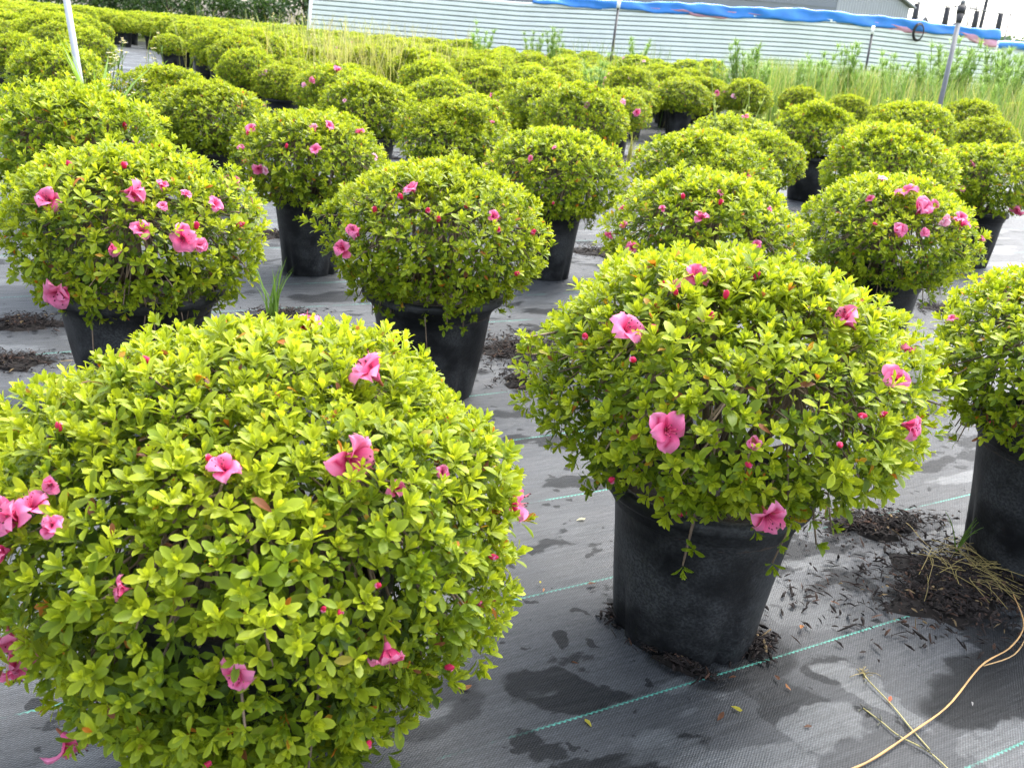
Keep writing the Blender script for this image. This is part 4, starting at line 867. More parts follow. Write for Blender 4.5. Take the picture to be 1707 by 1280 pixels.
def bud_mesh(seed):
    mb = MB(); rng = np.random.default_rng(seed)
    mb.lathe([(0.05, -0.5), (0.16, -0.40), (0.22, -0.25)], 8, (0.14, 0.16, 0.03))
    mb.lathe([(0.16, -0.38), (0.30, -0.10), (0.34, 0.18), (0.26, 0.50), (0.12, 0.72), (0.02, 0.80)], 10, (0.68, 0.035, 0.12), lambda th, z: 1 + 0.10 * np.sin(3 * th + 4 * z))
    V, F, C = petal_geo(seed + 40)
    V = V * [0.55, 0.45, 0.9]; V[:, 1] += 0.05
    mb.put(V, F, C * 0.95)
    return mb.mesh('bud', M_PETAL)
BUD = [bud_mesh(s_) for s_ in range(3)]

def frame_z(n, roll):
    n = Vector(n).normalized()
    q = n.to_track_quat('Z', 'Y').to_matrix()
    return q @ Matrix.Rotation(roll, 3, 'Z')

def place_bloom(root, p, size, rng, whole, rz, wilt=0.0):
    pl = Vector(p); nrm = (pl - Vector(DOME_C)); nrm = Vector((nrm.x / .09, nrm.y / .09, nrm.z / .03))
    nrm.normalize()
    tocam = Vector((-root.location.x, -root.location.y, 1.0 - root.location.z - 0.4)); tocam.rotate(Matrix.Rotation(-rz, 3, 'Z')); tocam.normalize()
    axis = (nrm + 0.35 * tocam + Vector(rng.normal(0, 0.50, 3)))
    M3 = frame_z(axis, rng.uniform(0, 6.28))
    rad_ = size * (0.56 if whole else 0.54)
    M = Matrix.Translation(pl + nrm * rad_ * (0.04 if whole else 0.22)) @ M3.to_4x4() @ Matrix.Scale(rad_, 4)
    if whole:
        f = add('flower', BLOOM[int(rng.integers(0, 7))], root, M)
        return f
    f = add('flower', CALYX, root, M)
    close = rng.uniform(-0.2, 1.0)
    for k in range(5):
        Mp = Matrix.Rotation(k * 2 * math.pi / 5 + rng.normal(0, .12), 4, 'Z') @ Matrix.Rotation(close * 0.6 + rng.normal(0.04, 0.30), 4, 'X') @ Matrix.Scale(float(rng.uniform(0.88, 1.08)), 4)
        add('petal', PETAL_MESH[int(rng.integers(0, 5)) * 2 % 10 if k else 5], f, Mp)
    add('stamens', STAMENS, f)
    return f

def place_bud(root, p, size, rng):
    pl = Vector(p); nrm = (pl - Vector(DOME_C)); nrm.normalize()
    M = Matrix.Translation(pl + nrm * 0.006) @ frame_z(nrm + Vector((0, 0, .5)) + Vector(rng.normal(0, .4, 3)), rng.uniform(0, 6.28)).to_4x4() @ Matrix.Scale(size * 0.62, 4)
    add('bud', BUD[int(rng.integers(0, 3))], root, M)

# ------------------------------------------------------------------ all the potted azaleas
HERO = {'front': (3800, 0.0188, 'std', 1.06, 300), 'A': (1950, 0.0198, 'std', 1.04, 300), 'R': (1750, 0.0208, 'std', 1.14, 300), '4': (1650, 0.0205, 'wide', 1.06, 300),
        '5': (1650, 0.0200, 'wide', 1.0, 300), '8': (1350, 0.0228, 'std', 1.0, 200), '9': (1350, 0.0228, 'std', 1.03, 200), '6': (1350, 0.0235, 'std', 1.0, 120), '7': (1350, 0.0235, 'std', 0.98, 120)}
PROTO = []
for s_ in range(6):
    L = crown_leaves(900 + s_, 1250, leaf=0.0255, amp=0.07 + 0.035 * (s_ % 3), sprigs=4, low=0.06)
    idx = np.arange(len(L['pos']))
    PROTO.append((merge_leaves('foliage', L, idx, 'coarse', M_LEAF), branch_mesh(L, 110)))
FAR = []
for s_ in range(4):
    L = crown_leaves(950 + s_, 620, leaf=0.034, amp=0.07, sprigs=0)
    FAR.append(merge_leaves('foliage', L, np.arange(len(L['pos'])), 'coarse', M_LEAF))

ZONE = [('azalea in the far block beyond the aisle', 'azaleas in the far block beyond the aisle'),
        ('azalea massed beside the aisle', 'azaleas massed beside the aisle'),
        ('azalea in the crowd before the white fence', 'azaleas crowded towards the white fence'),
        ('azalea just before the weedy bank', 'azaleas before the weedy bank')]
rngB = np.random.default_rng(21)
BLOOM_OF, BUD_OF = {}, {}
for q in BLOOMS: BLOOM_OF.setdefault(q[0], []).append(q[1:])
for q in BUDS: BUD_OF.setdefault(q[0], []).append(q[1:])

def into_local(p, rz):
    c, s_ = math.cos(-rz), math.sin(-rz)
    return (c * p[0] - s_ * p[1], s_ * p[0] + c * p[1], p[2])

def build_azalea(i, key, x, y, z, s, label, group):
    dist = math.hypot(x, y)
    hero = HERO.get(key)
    rz = 0.0 if hero else float(rngB.uniform(0, 6.28))
    root = empty('potted_azalea', (x, y, z), rz, s)
    tag(root, label, 'potted azalea', group)
    pk = hero[2] if hero else ('wide', 'std', 'std', 'slim')[int(rngB.integers(0, 4))]
    if key in ('24', '44', '47b'): pk = 'wide'
    pm, r0 = POT[pk]
    ps = hero[3] if hero else float(rngB.uniform(0.94, 1.08))
    add('pot', pm, root, Matrix.Rotation(float(rngB.uniform(0, 6.28)), 4, 'Z') @ Matrix.Diagonal((ps, ps, {'A': 0.88, '5': 0.94}.get(key, 1.0), 1.0)))
    if dist < 9:
        add('soil', SOIL, root, Matrix.Diagonal((ps * r0 / .146 * .97, ps * r0 / .146 * .97, {'A': 0.88, '5': 0.94}.get(key, 1.0), 1)))
    if hero:
        n_out, lf, _, _, n_leaf = hero
        tc = math.atan2(-y, -x)
        hang = {'4': [(tc + .15, .215, .20, False), (tc + .05, .21, .24, False), (tc - .45, .215, .15, True), (tc + .6, .20, .27, True)],
                '5': [(tc - .05, .195, .17, True), (tc - .9, .20, .26, False), (tc + .45, .195, .25, True), (tc - .6, .195, .28, True)],
                'A': [(tc - .10, .205, .235, True), (tc + .62, .205, .25, True), (tc + .9, .21, .27, True)]}.get(key, [])
        L = crown_leaves(100 + i, n_out, leaf=lf, amp=0.065, sprigs=16, hang=hang, low=0.98 if key == 'front' else 0.04 if key == 'A' else 0.18, wide={'A': 1.0, 'front': 1.03}.get(key, 1.0), drop={'front': 0.028, 'A': 0.008}.get(key, 0.0), sparse=-0.30 if key == 'front' else 0.0)
        # the leaves that show largest: outer, turned to the camera, nearest
        Wp = L['pos'] * s + np.array([x, y, z]); toc = CAM - Wp; dd = np.linalg.norm(toc, axis=1)
        outw = unit(L['pos'] - DOME_C)
        face = (outw * toc).sum(1) / dd
        score = np.where((L['shell'] == 0) & (face > 0.15), L['len'] / dd * (0.55 + 0.45 * np.abs((L['z'] * toc).sum(1) / dd)), -1)
        pick = np.argsort(-score)[:n_leaf]
        rest = np.setdiff1d(np.arange(len(L['pos'])), pick)
        near = dist < 2.8
        inner = rest[(L['shell'][rest] > 0) | (not near)]
        if near:
            add('foliage', merge_leaves('foliage', L, rest[L['shell'][rest] == 0], 'fine', M_LEAF), root)['kind'] = 'stuff'
        add('inner_foliage' if near else 'foliage', merge_leaves('foliage', L, inner, 'coarse', M_LEAF), root)['kind'] = 'stuff'
        for j in pick:
            k = 100 + int(rngB.integers(0, 4)) if L['dead'][j] else int(np.argmin(np.abs(LEAF_TONES - L['tone'][j])))
            M = Matrix((L['x'][j], L['y'][j], L['z'][j])).transposed().to_4x4()
            M = Matrix.Translation(Vector(L['pos'][j])) @ M @ Matrix.Scale(float(L['len'][j]), 4)
            add('leaf', LEAF_MESH[int(L['shape'][j]), k], root, M)
        add('branches', branch_mesh(L, 210), root)
    elif dist < 15:
        fm, bm = PROTO[int(rngB.integers(0, 6))]
        tl = Matrix.Translation((0, 0, .33)) @ Matrix.Rotation(float(rngB.normal(0, .09)), 4, 'X') @ Matrix.Rotation(float(rngB.normal(0, .06)), 4, 'Y') @ Matrix.Translation((0, 0, -.33)) @ Matrix.Rotation(float(rngB.uniform(0, 6.28)), 4, 'Z') @ Matrix.Diagonal((float(rngB.uniform(0.97, 1.11)), float(rngB.uniform(0.97, 1.11)), float(rngB.uniform(0.94, 1.16)), 1))
        add('foliage', fm, root, tl)['kind'] = 'stuff'
        add('branches', bm, root, tl)
    else:
        add('foliage', FAR[int(rngB.integers(0, 4))], root)['kind'] = 'stuff'
    rl = np.random.default_rng(3000 + i)
    for q in BLOOM_OF.get(i, []) if i is not None else []:
        place_bloom(root, into_local(q[:3], rz), q[3], rl, dist > 3.0, rz)
    for q in BUD_OF.get(i, []) if i is not None else []:
        place_bud(root, into_local(q[:3], rz), min(q[3], 0.03), rl)
    return root

def random_blooms(root, rng, n, rz=0):
    for _ in range(n):
        a, zz = rng.uniform(0, 6.28), rng.uniform(-0.1, 0.95); h = math.sqrt(max(0, 1 - zz * zz))
        D = np.array([[h * math.cos(a), h * math.sin(a), zz]])
        r_ = dome_radius(D, [(np.zeros(3), 0.0)], 0.0)[0]
        place_bloom(root, DOME_C + D[0] * r_, float(rng.uniform(0.035, 0.05)), rng, True, rz)

MARKS = [((-2.05, 11.6, 1.3), 'by the tall straw grass'), ((-3.7, 15.5, 1.6), 'by the thin straw grass'), ((1.5, 20.5, 1.6), 'near the middle black stake'), ((3.0, 15.2, 1.8), 'near the bushiest feathery weed'),
         ((-5.0, 20.5, 1.6), 'near the slim white post'), ((0.72, 12.4, 1.3), 'beside the single green weed'), ((4.95, 12.0, 1.8), 'around the metal pole')]
def full_label(k, x, y, n):
    near = next((t for (mx, my, mr), t in MARKS if math.hypot(x - mx, y - my) < mr), None)
    xl = -1.59 - .447 * (y - 3.27)
    if near is None and 1.3 < x - xl < 2.2 and y > 8 and k in (0, 1): near = 'at the aisle edge'
    if near is None and -0.8 < x - xl <= 0.2 and y > 8 and k in (0, 1): near = 'at the aisle edge'
    if near is None and k == 2: near = 'nearest the fence' if y > 17 else None
    if near is None and k in (0, 1): near = 'in the rearmost rows' if y > 20 else None
    fl_ = ('bloomless ', 'one bloomed ', 'two bloomed ', 'three bloomed ')[min(n, 3)]
    lab = fl_ + ZONE[k][0] + (', ' + near if near else '')
    return lab, ZONE[k][1]
for i, (key, x, y, z, s, k) in enumerate(BUSHES):
    if key in BUSH_LABELS: lab, grp = BUSH_LABELS[key], 'potted azaleas set out on the ground cloth'
    else: lab, grp = full_label(k, x, y, len(BLOOM_OF.get(i, [])))
    build_azalea(i, key, x, y, z, s, lab, grp)
NF = 222
for i, (x, y, z, s, k) in enumerate(FILL[:NF]):
    nb = int(rngB.integers(0, 4)) if i % 3 == 0 else 0
    root = build_azalea(1000 + i, 'fill', x, y, z, s, *full_label(k, x, y, nb))
    random_blooms(root, rngB, nb)
# beyond the 300 that show largest: one mass
Lf = crown_leaves(990, 200, leaf=0.055, amp=0.07, sprigs=0)
fm = merge_leaves('foliage', Lf, np.arange(len(Lf['pos'])), 'coarse', M_LEAF)
nv = len(fm.vertices); co = np.zeros(nv * 3, dtype=np.float32); fm.vertices.foreach_get('co', co); co = co.reshape(-1, 3)
fc = np.zeros(nv * 4, dtype=np.float32); fm.color_attributes['col'].data.foreach_get('color', fc); fc = fc.reshape(-1, 4)[:, :3]
nl = len(fm.loops); fi = np.zeros(nl, dtype=np.int32); fm.loops.foreach_get('vertex_index', fi); fi = fi.reshape(-1, 3)
Vs, Fs, Cs = [], [], []
for i, (x, y, z, s, k) in enumerate(FILL[NF:]):
    a = rngB.uniform(0, 6.28); Rm = np.array([[math.cos(a), -math.sin(a), 0], [math.sin(a), math.cos(a), 0], [0, 0, 1]])
    Vs.append(co @ Rm.T * s + np.array([x, y, z])); Fs.append(fi + i * nv); Cs.append(fc)
if Vs:
    tag(add('distant_azalea_foliage', mesh('distant_azalea_foliage', np.concatenate(Vs), np.concatenate(Fs), M_LEAF, np.concatenate(Cs))),
        'farthest rows of azaleas merging into one green mass', 'azalea rows', kind='stuff')

# ================================================================== loose matter on the cloth
def mulch_patch(x, y, ra, rb, turn, n, label, h=0.012, seed=0):
    rng = np.random.default_rng(500 + seed); mb = MB()
    z0 = terrain(x, y) + 0.006
    ct, st = math.cos(turn), math.sin(turn)
    # low uneven mound
    nr, na_ = 5, 22
    V = [(x, y, z0 + h)]
    ph = rng.uniform(0, 6.28, 3)
    for i in range(1, nr + 1):
        for k in range(na_):
            a = 2 * math.pi * k / na_; rr = i / nr * (0.66 + 0.16 * math.sin(3 * a + ph[0]) + 0.12 * math.sin(5 * a + ph[1]) + 0.08 * math.sin(9 * a + ph[2]))
            u, v = ra * rr * math.cos(a), rb * rr * math.sin(a)
            V.append((x + ct * u - st * v, y + st * u + ct * v, z0 + h * (1 - (i / nr) ** 2) + rng.normal(0, .0015) - (.008 if i == nr else 0)))
    F = [(0, 1 + k, 1 + (k + 1) % na_) for k in range(na_)]
    for i in range(nr - 1):
        a0, a1 = 1 + i * na_, 1 + (i + 1) * na_
        F += [(a0 + k, a1 + k, a1 + (k + 1) % na_, a0 + (k + 1) % na_) for k in range(na_)]
    if h > .005: mb.put(V, F, (0.009, 0.007, 0.006))
    for _ in range(int(n * 1.9)):
        a = rng.uniform(0, 6.28); rr = abs(rng.normal(0, 0.50)) ** 0.8 * 1.05
        u, v = ra * rr * math.cos(a), rb * rr * math.sin(a)
        px, py = x + ct * u - st * v, y + st * u + ct * v
        hz = z0 + max(0, h * (1 - rr * rr)) + 0.002 + rng.uniform(0, .004)
        ln, wd, th = rng.uniform(.003, .014) * (1.7 if rng.uniform() < .15 else 1), rng.uniform(.0008, .0036), rng.uniform(.0010, .0030)
        M = Matrix.Translation((px, py, hz)) @ Matrix.Rotation(rng.uniform(0, 6.28), 4, 'Z') @ Matrix.Rotation(rng.normal(0, .30), 4, 'Y') @ Matrix.Rotation(rng.normal(0, .35), 4, 'X')
        q = rng.uniform()
        c = np.array((0.011, 0.008, 0.007)) * rng.uniform(.5, 1.9) if q < .86 else np.array((0.055, 0.030, 0.020)) * rng.uniform(.4, 1.2) if q < .975 else np.array((0.14, 0.10, 0.05))
        Vc = [M @ Vector(p) for p in ((-ln, -wd * .6, 0), (-ln * .2, -wd, th), (ln, -wd * .3, 0), (ln * .8, wd * .5, 0), (0, wd, th * .5), (-ln * .9, wd * .4, 0), (0, 0, th * 1.8))]
        mb.put([tuple(v_) for v_ in Vc], [(0, 1, 6), (1, 2, 6), (2, 3, 6), (3, 4, 6), (4, 5, 6), (5, 0, 6)], c)
    o = add('bark_mulch', mb.mesh('bark_mulch', M_CHIP, smooth=False))
    tag(o, label, 'mulch', kind='stuff')

for i, a in enumerate([
    (0.985, 1.715, .29, .19, .5, 1300, 'biggest heap of dark bark mulch at the foot of the tall smooth pot'),
    (0.88, 1.96, .20, .08, .3, 360, 'thin drift of bark mulch between the lone azalea and the tall smooth pot'),
    (0.245, 1.50, .05, .03, .9, 90, 'small clump of reddish bark at one side of the lone pot'),
    (0.485, 1.435, .06, .035, .7, 110, 'dark bark crumbs under the front edge of the lone pot'),
    (0.33, 1.36, .10, .02, -.6, 90, 'dark bark crumbs in front of the lone pot base'),
    (0.03, 3.02, .26, .26, .2, 700, 'dark mulch spill beside the pot of the azalea with dry twigs'),
    (0.03, 2.72, .10, .10, .2, 120, 'wet mulch scraps at the foot of the pot with dry twigs'),
    (-1.60, 2.85, .20, .12, .3, 260, 'dark bark scraps beside the ridged pot'),
    (-1.47, 2.50, .22, .10, .2, 260, 'dark bark scraps lying in a pale puddle'),
    (-1.25, 4.50, .30, .16, .4, 320, 'brown mulch spill beside the narrow pot by the cloth seam'),
    (-0.86, 3.20, .16, .10, .4, 160, 'bark scraps around a grass tuft'),
    (0.42, 4.80, .26, .22, .4, 300, 'mulch spill between two dark pots in the middle'),
    (1.95, 4.2, .22, .16, .4, 200, 'mulch scraps near the frame edge azalea'),
    (1.62, 2.75, .16, .10, .4, 160, 'bark scraps behind the tall smooth pot'),
    (-1.32, 7.9, .35, .22, .4, 160, 'pale mulch in a gap between domes'),
    (0.95, 9.4, .5, .4, .4, 220, 'dark mulch before the wide exposed pot'),
    (0.62, 1.62, .30, .22, .5, 60, 'scattered single bark flakes on the cloth beside the lone pot')]):
    mulch_patch(*a, seed=i, h=0.001 if i == 16 else 0.012)

# fallen leaves and petals, each its own thing
def fallen_leaf(x, y, col, size, kind):
    V, F, e = SHAPES['fine'][kind % 4]
    V = V.copy(); V[:, 2] = np.abs(V[:, 2]) * 1.2 + 0.10 * np.abs(V[:, 0]) * 2 + .03
    me = mesh('fallen_leaf', V, F, M_LEAF, np.asarray(col)[None] * (1 + .15 * e[:, None]))
    o = add('fallen_leaf', me)
    a = (x * 37 + y * 91) % 6.28
    o.location = (x, y, terrain(x, y) + 0.008); o.rotation_euler = (0.1, 0.12, a); o.scale = (size,) * 3
    return o
BRN, ORG, YEL, PALE = (0.14, 0.06, 0.03), (0.36, 0.15, 0.05), (0.50, 0.44, 0.06), (0.62, 0.58, 0.36)
for x, y, c, sz, k, lab in [
    (0.171, 1.849, PALE, .022, 0, 'pale cream leaf fallen between two green stripes'), (0.268, 1.794, (.25, .06, .06), .020, 1, 'reddish shrivelled petal on the cloth beside the lone pot'),
    (0.09, 1.586, YEL, .014, 2, 'tiny yellowish leaf on the cloth near the biggest azalea'), (0.204, 1.596, BRN, .022, 3, 'dark curled leaf beside the clump of reddish bark'),
    (0.096, 1.547, ORG, .012, 0, 'tiny orange leaf scrap just below a green stripe'), (-0.046, 1.243, ORG, .026, 1, 'tan curled leaf below the edge of the biggest azalea'),
    (0.158, 1.334, BRN, .014, 2, 'small brown scrap beside a round damp spot'), (0.172, 1.179, YEL, .018, 3, 'bright yellow forked leaf just below the long damp patch'),
    (0.406, 1.259, YEL, .022, 0, 'yellow leaf with a stalk in front of the lone pot'), (0.377, 1.22, BRN, .020, 1, 'crumpled brown flower remains in front of the lone pot'),
    (0.593, 1.514, ORG, .024, 2, 'orange brown leaf to the side of the lone pot'), (0.689, 1.595, BRN, .020, 3, 'dark brown leaf near the edge of the big mulch heap'),
    (0.50, 1.353, BRN, .018, 0, 'brown leaf scrap on the broken green stripe'), (0.52, 1.314, ORG, .014, 1, 'small tan leaf on the dark damp band'),
    (0.416, 1.333, BRN, .014, 2, 'brown scrap at the end of the broken green stripe'), (0.517, 1.224, BRN, .014, 3, 'small brown leaf at the rim of the pale film'),
    (0.683, 1.304, (.40, .10, .04), .018, 0, 'rusty leaf beside the thin dried stem'), (0.832, 1.683, YEL, .020, 1, 'yellow pod lying on the big mulch heap'),
    (0.831, 1.316, (.3, .3, .3), .010, 2, 'grey pebble like seed on the damp cloth')]:
    tag(fallen_leaf(x, y, c, sz, k), lab, 'fallen leaf', 'fallen leaves on the ground cloth')

# long dry runner and two dried weeds
def spline(pts, n=24):
    pts = np.asarray(pts, dtype=float); t = np.linspace(0, len(pts) - 1, n); out = []
    for u in t:
        i = min(int(u), len(pts) - 2); f = u - i
        p0, p1, p2, p3 = pts[max(i - 1, 0)], pts[i], pts[i + 1], pts[min(i + 2, len(pts) - 1)]
        out.append(0.5 * ((2 * p1) + (-p0 + p2) * f + (2 * p0 - 5 * p1 + 4 * p2 - p3) * f * f + (-p0 + 3 * p1 - 3 * p2 + p3) * f ** 3))
    return np.array(out)
mb = MB()
mb.tube(spline([(0.50, 1.10, .006), (0.563, 1.135, .008), (0.612, 1.165, .010), (0.696, 1.231, .013), (0.783, 1.303, .016), (0.889, 1.419, .02), (0.975, 1.488, .018), (1.039, 1.568, .02), (1.06, 1.66, .03)], 40), np.linspace(.0021, .0012, 40) * (1 + .12 * np.sin(np.arange(40) * 1.3)), 7, (0.42, 0.24, 0.085))
mb.tube(spline([(0.90, 1.430, .012), (0.98, 1.478, .01), (1.045, 1.56, .012), (1.05, 1.6, .02)], 16), .0013, 5, (0.40, 0.25, 0.10))
tag(add('dry_runner', mb.mesh('dry_runner', M_DRY)), 'long tan woody runner curving over the damp cloth to the mulch heap', 'twig')
for pts, lab, nm in (([(0.667, 1.385, .006), (0.667, 1.358, .01), (0.687, 1.298, .009), (0.699, 1.245, .008), (0.712, 1.199, .007)], 'thin pale dried weed stem with a tuft of roots at one end', 1),
                     ([(0.635, 1.288, .006), (0.653, 1.254, .009), (0.67, 1.222, .010), (0.706, 1.193, .009), (0.725, 1.155, .008)], 'dried weed with shrivelled dark leaves crossing under the runner', 2)):
    mb = MB(); rng = np.random.default_rng(nm)
    mb.tube(spline(pts, 18), .0012, 5, (0.36, 0.32, 0.13))
    for k in range(16 if nm == 1 else 9):
        b = np.array(pts[0 if nm == 1 else k % 5]); e_ = b + np.array([*rng.normal(0, .012, 2), rng.uniform(.001, .008)])
        mb.tube([b, (b + e_) / 2 + rng.normal(0, .003, 3), e_], .0009, 4, (0.20, 0.16, 0.07) if nm == 1 else (0.06, 0.06, 0.05))
    for k in range(5 if nm == 2 else 2):
        V, F, e = SHAPES['fine'][k % 4]; b = np.array(pts[k % 3]); a = rng.uniform(0, 6.28)
        Rm = np.array([[math.cos(a), -math.sin(a), 0], [math.sin(a), math.cos(a), 0], [0, 0, 1]])
        mb.put(np.abs(V * [1, 1, .5]) * [1, 1, 1] @ Rm.T * .016 + b, F, (0.05, 0.055, 0.035))
    tag(add('dried_weed', mb.mesh('dried_weed', M_DRY)), lab, 'dried weed')

# dry grass sprawled over the mulch heap
mb = MB(); rng = np.random.default_rng(8)
for k in range(70):
    b = np.array([1.0 + rng.normal(0, .05), 1.80 + rng.normal(0, .05), .02]); a = rng.normal(-0.9, .8)
    ln = rng.uniform(.05, .16)
    e_ = b + np.array([math.cos(a) * ln, math.sin(a) * ln, rng.uniform(-.01, .01)]); mid = (b + e_) / 2 + np.array([*rng.normal(0, .015, 2), rng.uniform(.004, .02)])
    e_[2] = max(e_[2], .018)
    mb.tube(spline([b, mid, e_], 7), .0008, 3, np.array((0.42, 0.34, 0.13)) * rng.uniform(.6, 1.2), cap=False)
for k in range(10):
    b = np.array([1.02, 1.84, .02]); a = rng.uniform(0, 6.28); ln = rng.uniform(.05, .10)
    e_ = b + np.array([math.cos(a) * ln * .5, math.sin(a) * ln * .5, ln])
    mb.tube(spline([b, (b + e_) / 2 + [0, 0, .015], e_], 6), np.linspace(.0016, .0004, 6), 3, (0.16, 0.28, 0.04), cap=False)
tag(add('straw_grass', mb.mesh('straw_grass', M_WEED)), 'sprawling dry straw grass on top of the big mulch heap', 'grass', kind='stuff')

# ------------------------------------------------------------------ weeds
def blade(mb, b, a, ln, lean, wd, c):
    """a curved grass blade of three segments"""
    d = np.array([math.cos(a), math.sin(a), 0]); s_ = np.array([-math.sin(a), math.cos(a), 0])
    pts = [b + d * lean * ln * t * t + np.array([0, 0, ln * t * (1 - .18 * lean * t)]) for t in (0, .4, .75, 1)]
    V = []
    for p, w_ in zip(pts, (1, .85, .5, 0)):
        V += [p - s_ * wd * w_, p + s_ * wd * w_]
    mb.put(V[:7], [(0, 1, 3, 2), (2, 3, 5, 4), (4, 5, 6)], c)

def grass_tuft(x, y, n, ln, label, seed, col=(0.13, 0.24, 0.035), wd=.004, lean=.5):
    mb = MB(); rng = np.random.default_rng(seed)
    for k in range(n):
        blade(mb, np.array([rng.normal(0, .012), rng.normal(0, .012), 0]), rng.uniform(0, 6.28), ln * rng.uniform(.5, 1), rng.uniform(.1, lean), wd * rng.uniform(.7, 1.2), np.array(col) * rng.uniform(.8, 1.3))
    o = add('grass_tuft', mb.mesh('grass_tuft', M_WEED)); o.location = (x, y, terrain(x, y) + .004)
    tag(o, label, 'grass tuft')
grass_tuft(-0.867, 3.142, 16, .24, 'green grass tuft growing through the cloth behind the biggest azalea', 1, wd=.005)
grass_tuft(0.62, 6.6, 14, .22, 'thin pale grass tuft by the bare ground in the middle gap', 2, (0.3, 0.34, .1), .003)
grass_tuft(0.93, 9.1, 18, .35, 'pale grass tuft in front of the wide exposed pot', 3, (0.3, 0.32, .1), .004)

def weed(name, h, seed, kind):
    """one weed standing on the origin: stem, leaves, flowers as separate meshes"""
    rng = np.random.default_rng(seed)
    st, lf, fl = MB(), MB(), MB()
    n_st = {'horseweed': 8, 'daisy': 3, 'spike': 4, 'broad': 1}[kind]
    for k in range(n_st):
        a = rng.uniform(0, 6.28); ln = h * rng.uniform(.7, 1) if k else h
        e_ = np.array([math.cos(a) * .20 * h, math.sin(a) * .20 * h, ln]) if kind != 'broad' else np.array([.02, 0, h * .5])
        pts = spline([np.array([rng.normal(0, .02 * h), rng.normal(0, .02 * h), 0]), e_ * [.4, .4, .5], e_], 9)
        st.tube(pts, np.linspace(.007 * h + .001, .002, 9), 5, (0.36, 0.44, 0.12) if kind == 'spike' else (0.16, 0.22, 0.05))
        if kind == 'horseweed':
            for j in range(150):
                t = rng.uniform(.08, 1); p = pts[min(int(t * 8), 8)] + rng.normal(0, .012, 3); aa = rng.uniform(0, 6.28)
                blade(lf, p, aa, h * .17 * (1.25 - .75 * t), rng.uniform(.5, 1.9), h * .0042, np.array((0.22, 0.35, 0.09)) * rng.uniform(.75, 1.4))
        if kind == 'daisy':
            for j in range(10):
                t = rng.uniform(.05, .9); blade(lf, pts[min(int(t * 8), 8)], rng.uniform(0, 6.28), h * .10, rng.uniform(.5, 1.3), h * .008, np.array((0.14, 0.25, 0.05)) * rng.uniform(.8, 1.3))
            for j in range(3):
                c_ = pts[-1] + np.array([*rng.normal(0, .03, 2), rng.uniform(-.05, .02)]) * (j > 0)
                if j: st.tube([pts[-3], c_], .0012, 4, (0.18, 0.24, 0.06))
                for q in range(12):
                    aa = q * 2 * math.pi / 12; dd = np.array([math.cos(aa), math.sin(aa), .25]); sd_ = np.array([-math.sin(aa), math.cos(aa), 0])
                    fl.put([c_, c_ + dd * .014 - sd_ * .0035, c_ + dd * .018, c_ + dd * .014 + sd_ * .0035], [(0, 1, 2, 3)], (0.8, 0.8, 0.76))
                fl.lathe([(0.0065, 0.0), (0.006, .004), (0.001, .006)], 8, (0.7, 0.55, 0.08)); fl.V[-1] = fl.V[-1] + c_
        if kind == 'spike':
            for j in range(40):
                t = rng.uniform(.45, 1); p = pts[min(int(t * 8), 8)]
                blade(lf, p, rng.uniform(0, 6.28), h * .045, rng.uniform(.2, .8), h * .006, np.array((0.40, 0.48, 0.14)) * rng.uniform(.8, 1.3))
            for j in range(4): blade(lf, pts[1], rng.uniform(0, 6.28), h * .3, 1.0, h * .03, (0.16, 0.28, 0.05))
    if kind == 'broad':
        for j in range(9): blade(lf, np.array([0, 0, h * .35]), j * .75, h * rng.uniform(.5, .75), rng.uniform(.2, .7), .018, np.array((0.22, 0.36, 0.06)) * rng.uniform(.85, 1.2))
    out = [('stem', st.mesh('stem', M_WEED)), ('leaves', lf.mesh('leaves', M_WEED))]
    if fl.V: out.append(('flower_head', fl.mesh('flower_head', M_WEED)))
    return out

WM = {}
def put_weed(name, kind, x, y, h, label, group=None, variant=0, z=None):
    if (kind, variant) not in WM: WM[kind, variant] = weed(name, 1.0 if kind != 'daisy' else 0.8, 60 + variant * 7 + len(kind), kind)
    s_ = h / (1.0 if kind != 'daisy' else 0.8)
    root = empty(name, (x, y, terrain(x, y) if z is None else z), (x * 13 + y * 7) % 6.28, s_)
    tag(root, label, 'weed', group)
    for nm, me in WM[kind, variant]:
        o = add(nm, me, root)
        if nm == 'leaves': o['kind'] = 'stuff'

GW = 'tall feathery weeds on the bank'
put_weed('horseweed', 'horseweed', 3.05, 15.0, 1.25, 'bushiest light green feathery weed clump before the white fence', GW, 0)
put_weed('horseweed', 'horseweed', 3.35, 15.2, 1.15, 'feathery weed stem hugging the bushiest clump', GW, 1)
put_weed('horseweed', 'horseweed', 2.85, 15.3, 0.95, 'lower feathery weed at the side of the bushiest clump', GW, 2)
for k, (x, y, h) in enumerate([(4.95, 16.1, 1.22), (5.2, 15.7, 1.05), (5.55, 15.3, .98), (6.1, 15.5, 1.15), (6.5, 16.2, 1.32), (7.3, 17.2, 1.45), (7.9, 17.2, 1.35), (7.1, 15.6, 1.05), (4.4, 16.0, .95), (8.3, 17.6, 1.3), (4.7, 16.6, 1.2), (5.8, 16.3, 1.15), (6.9, 16.7, 1.3), (7.6, 16.4, 1.2), (8.0, 16.8, 1.35), (4.1, 15.4, .9)]):
    put_weed('horseweed', 'horseweed', x, y, h * 1.12, 'tall feathery weed in the row on the grassy bank by the metal pole', GW, k % 3)
put_weed('horseweed', 'horseweed', 3.2, 14.8, 1.1, 'feathery weed at the front of the bushiest clump', GW, 2)
put_weed('horseweed', 'horseweed', 0.72, 12.4, 0.95, 'single green feathery weed rising among domes in the middle', None, 1)
put_weed('spiky_weed', 'broad', -1.98, 4.30, 0.86, 'broad bladed light green weed beside the azalea below the white pipe')
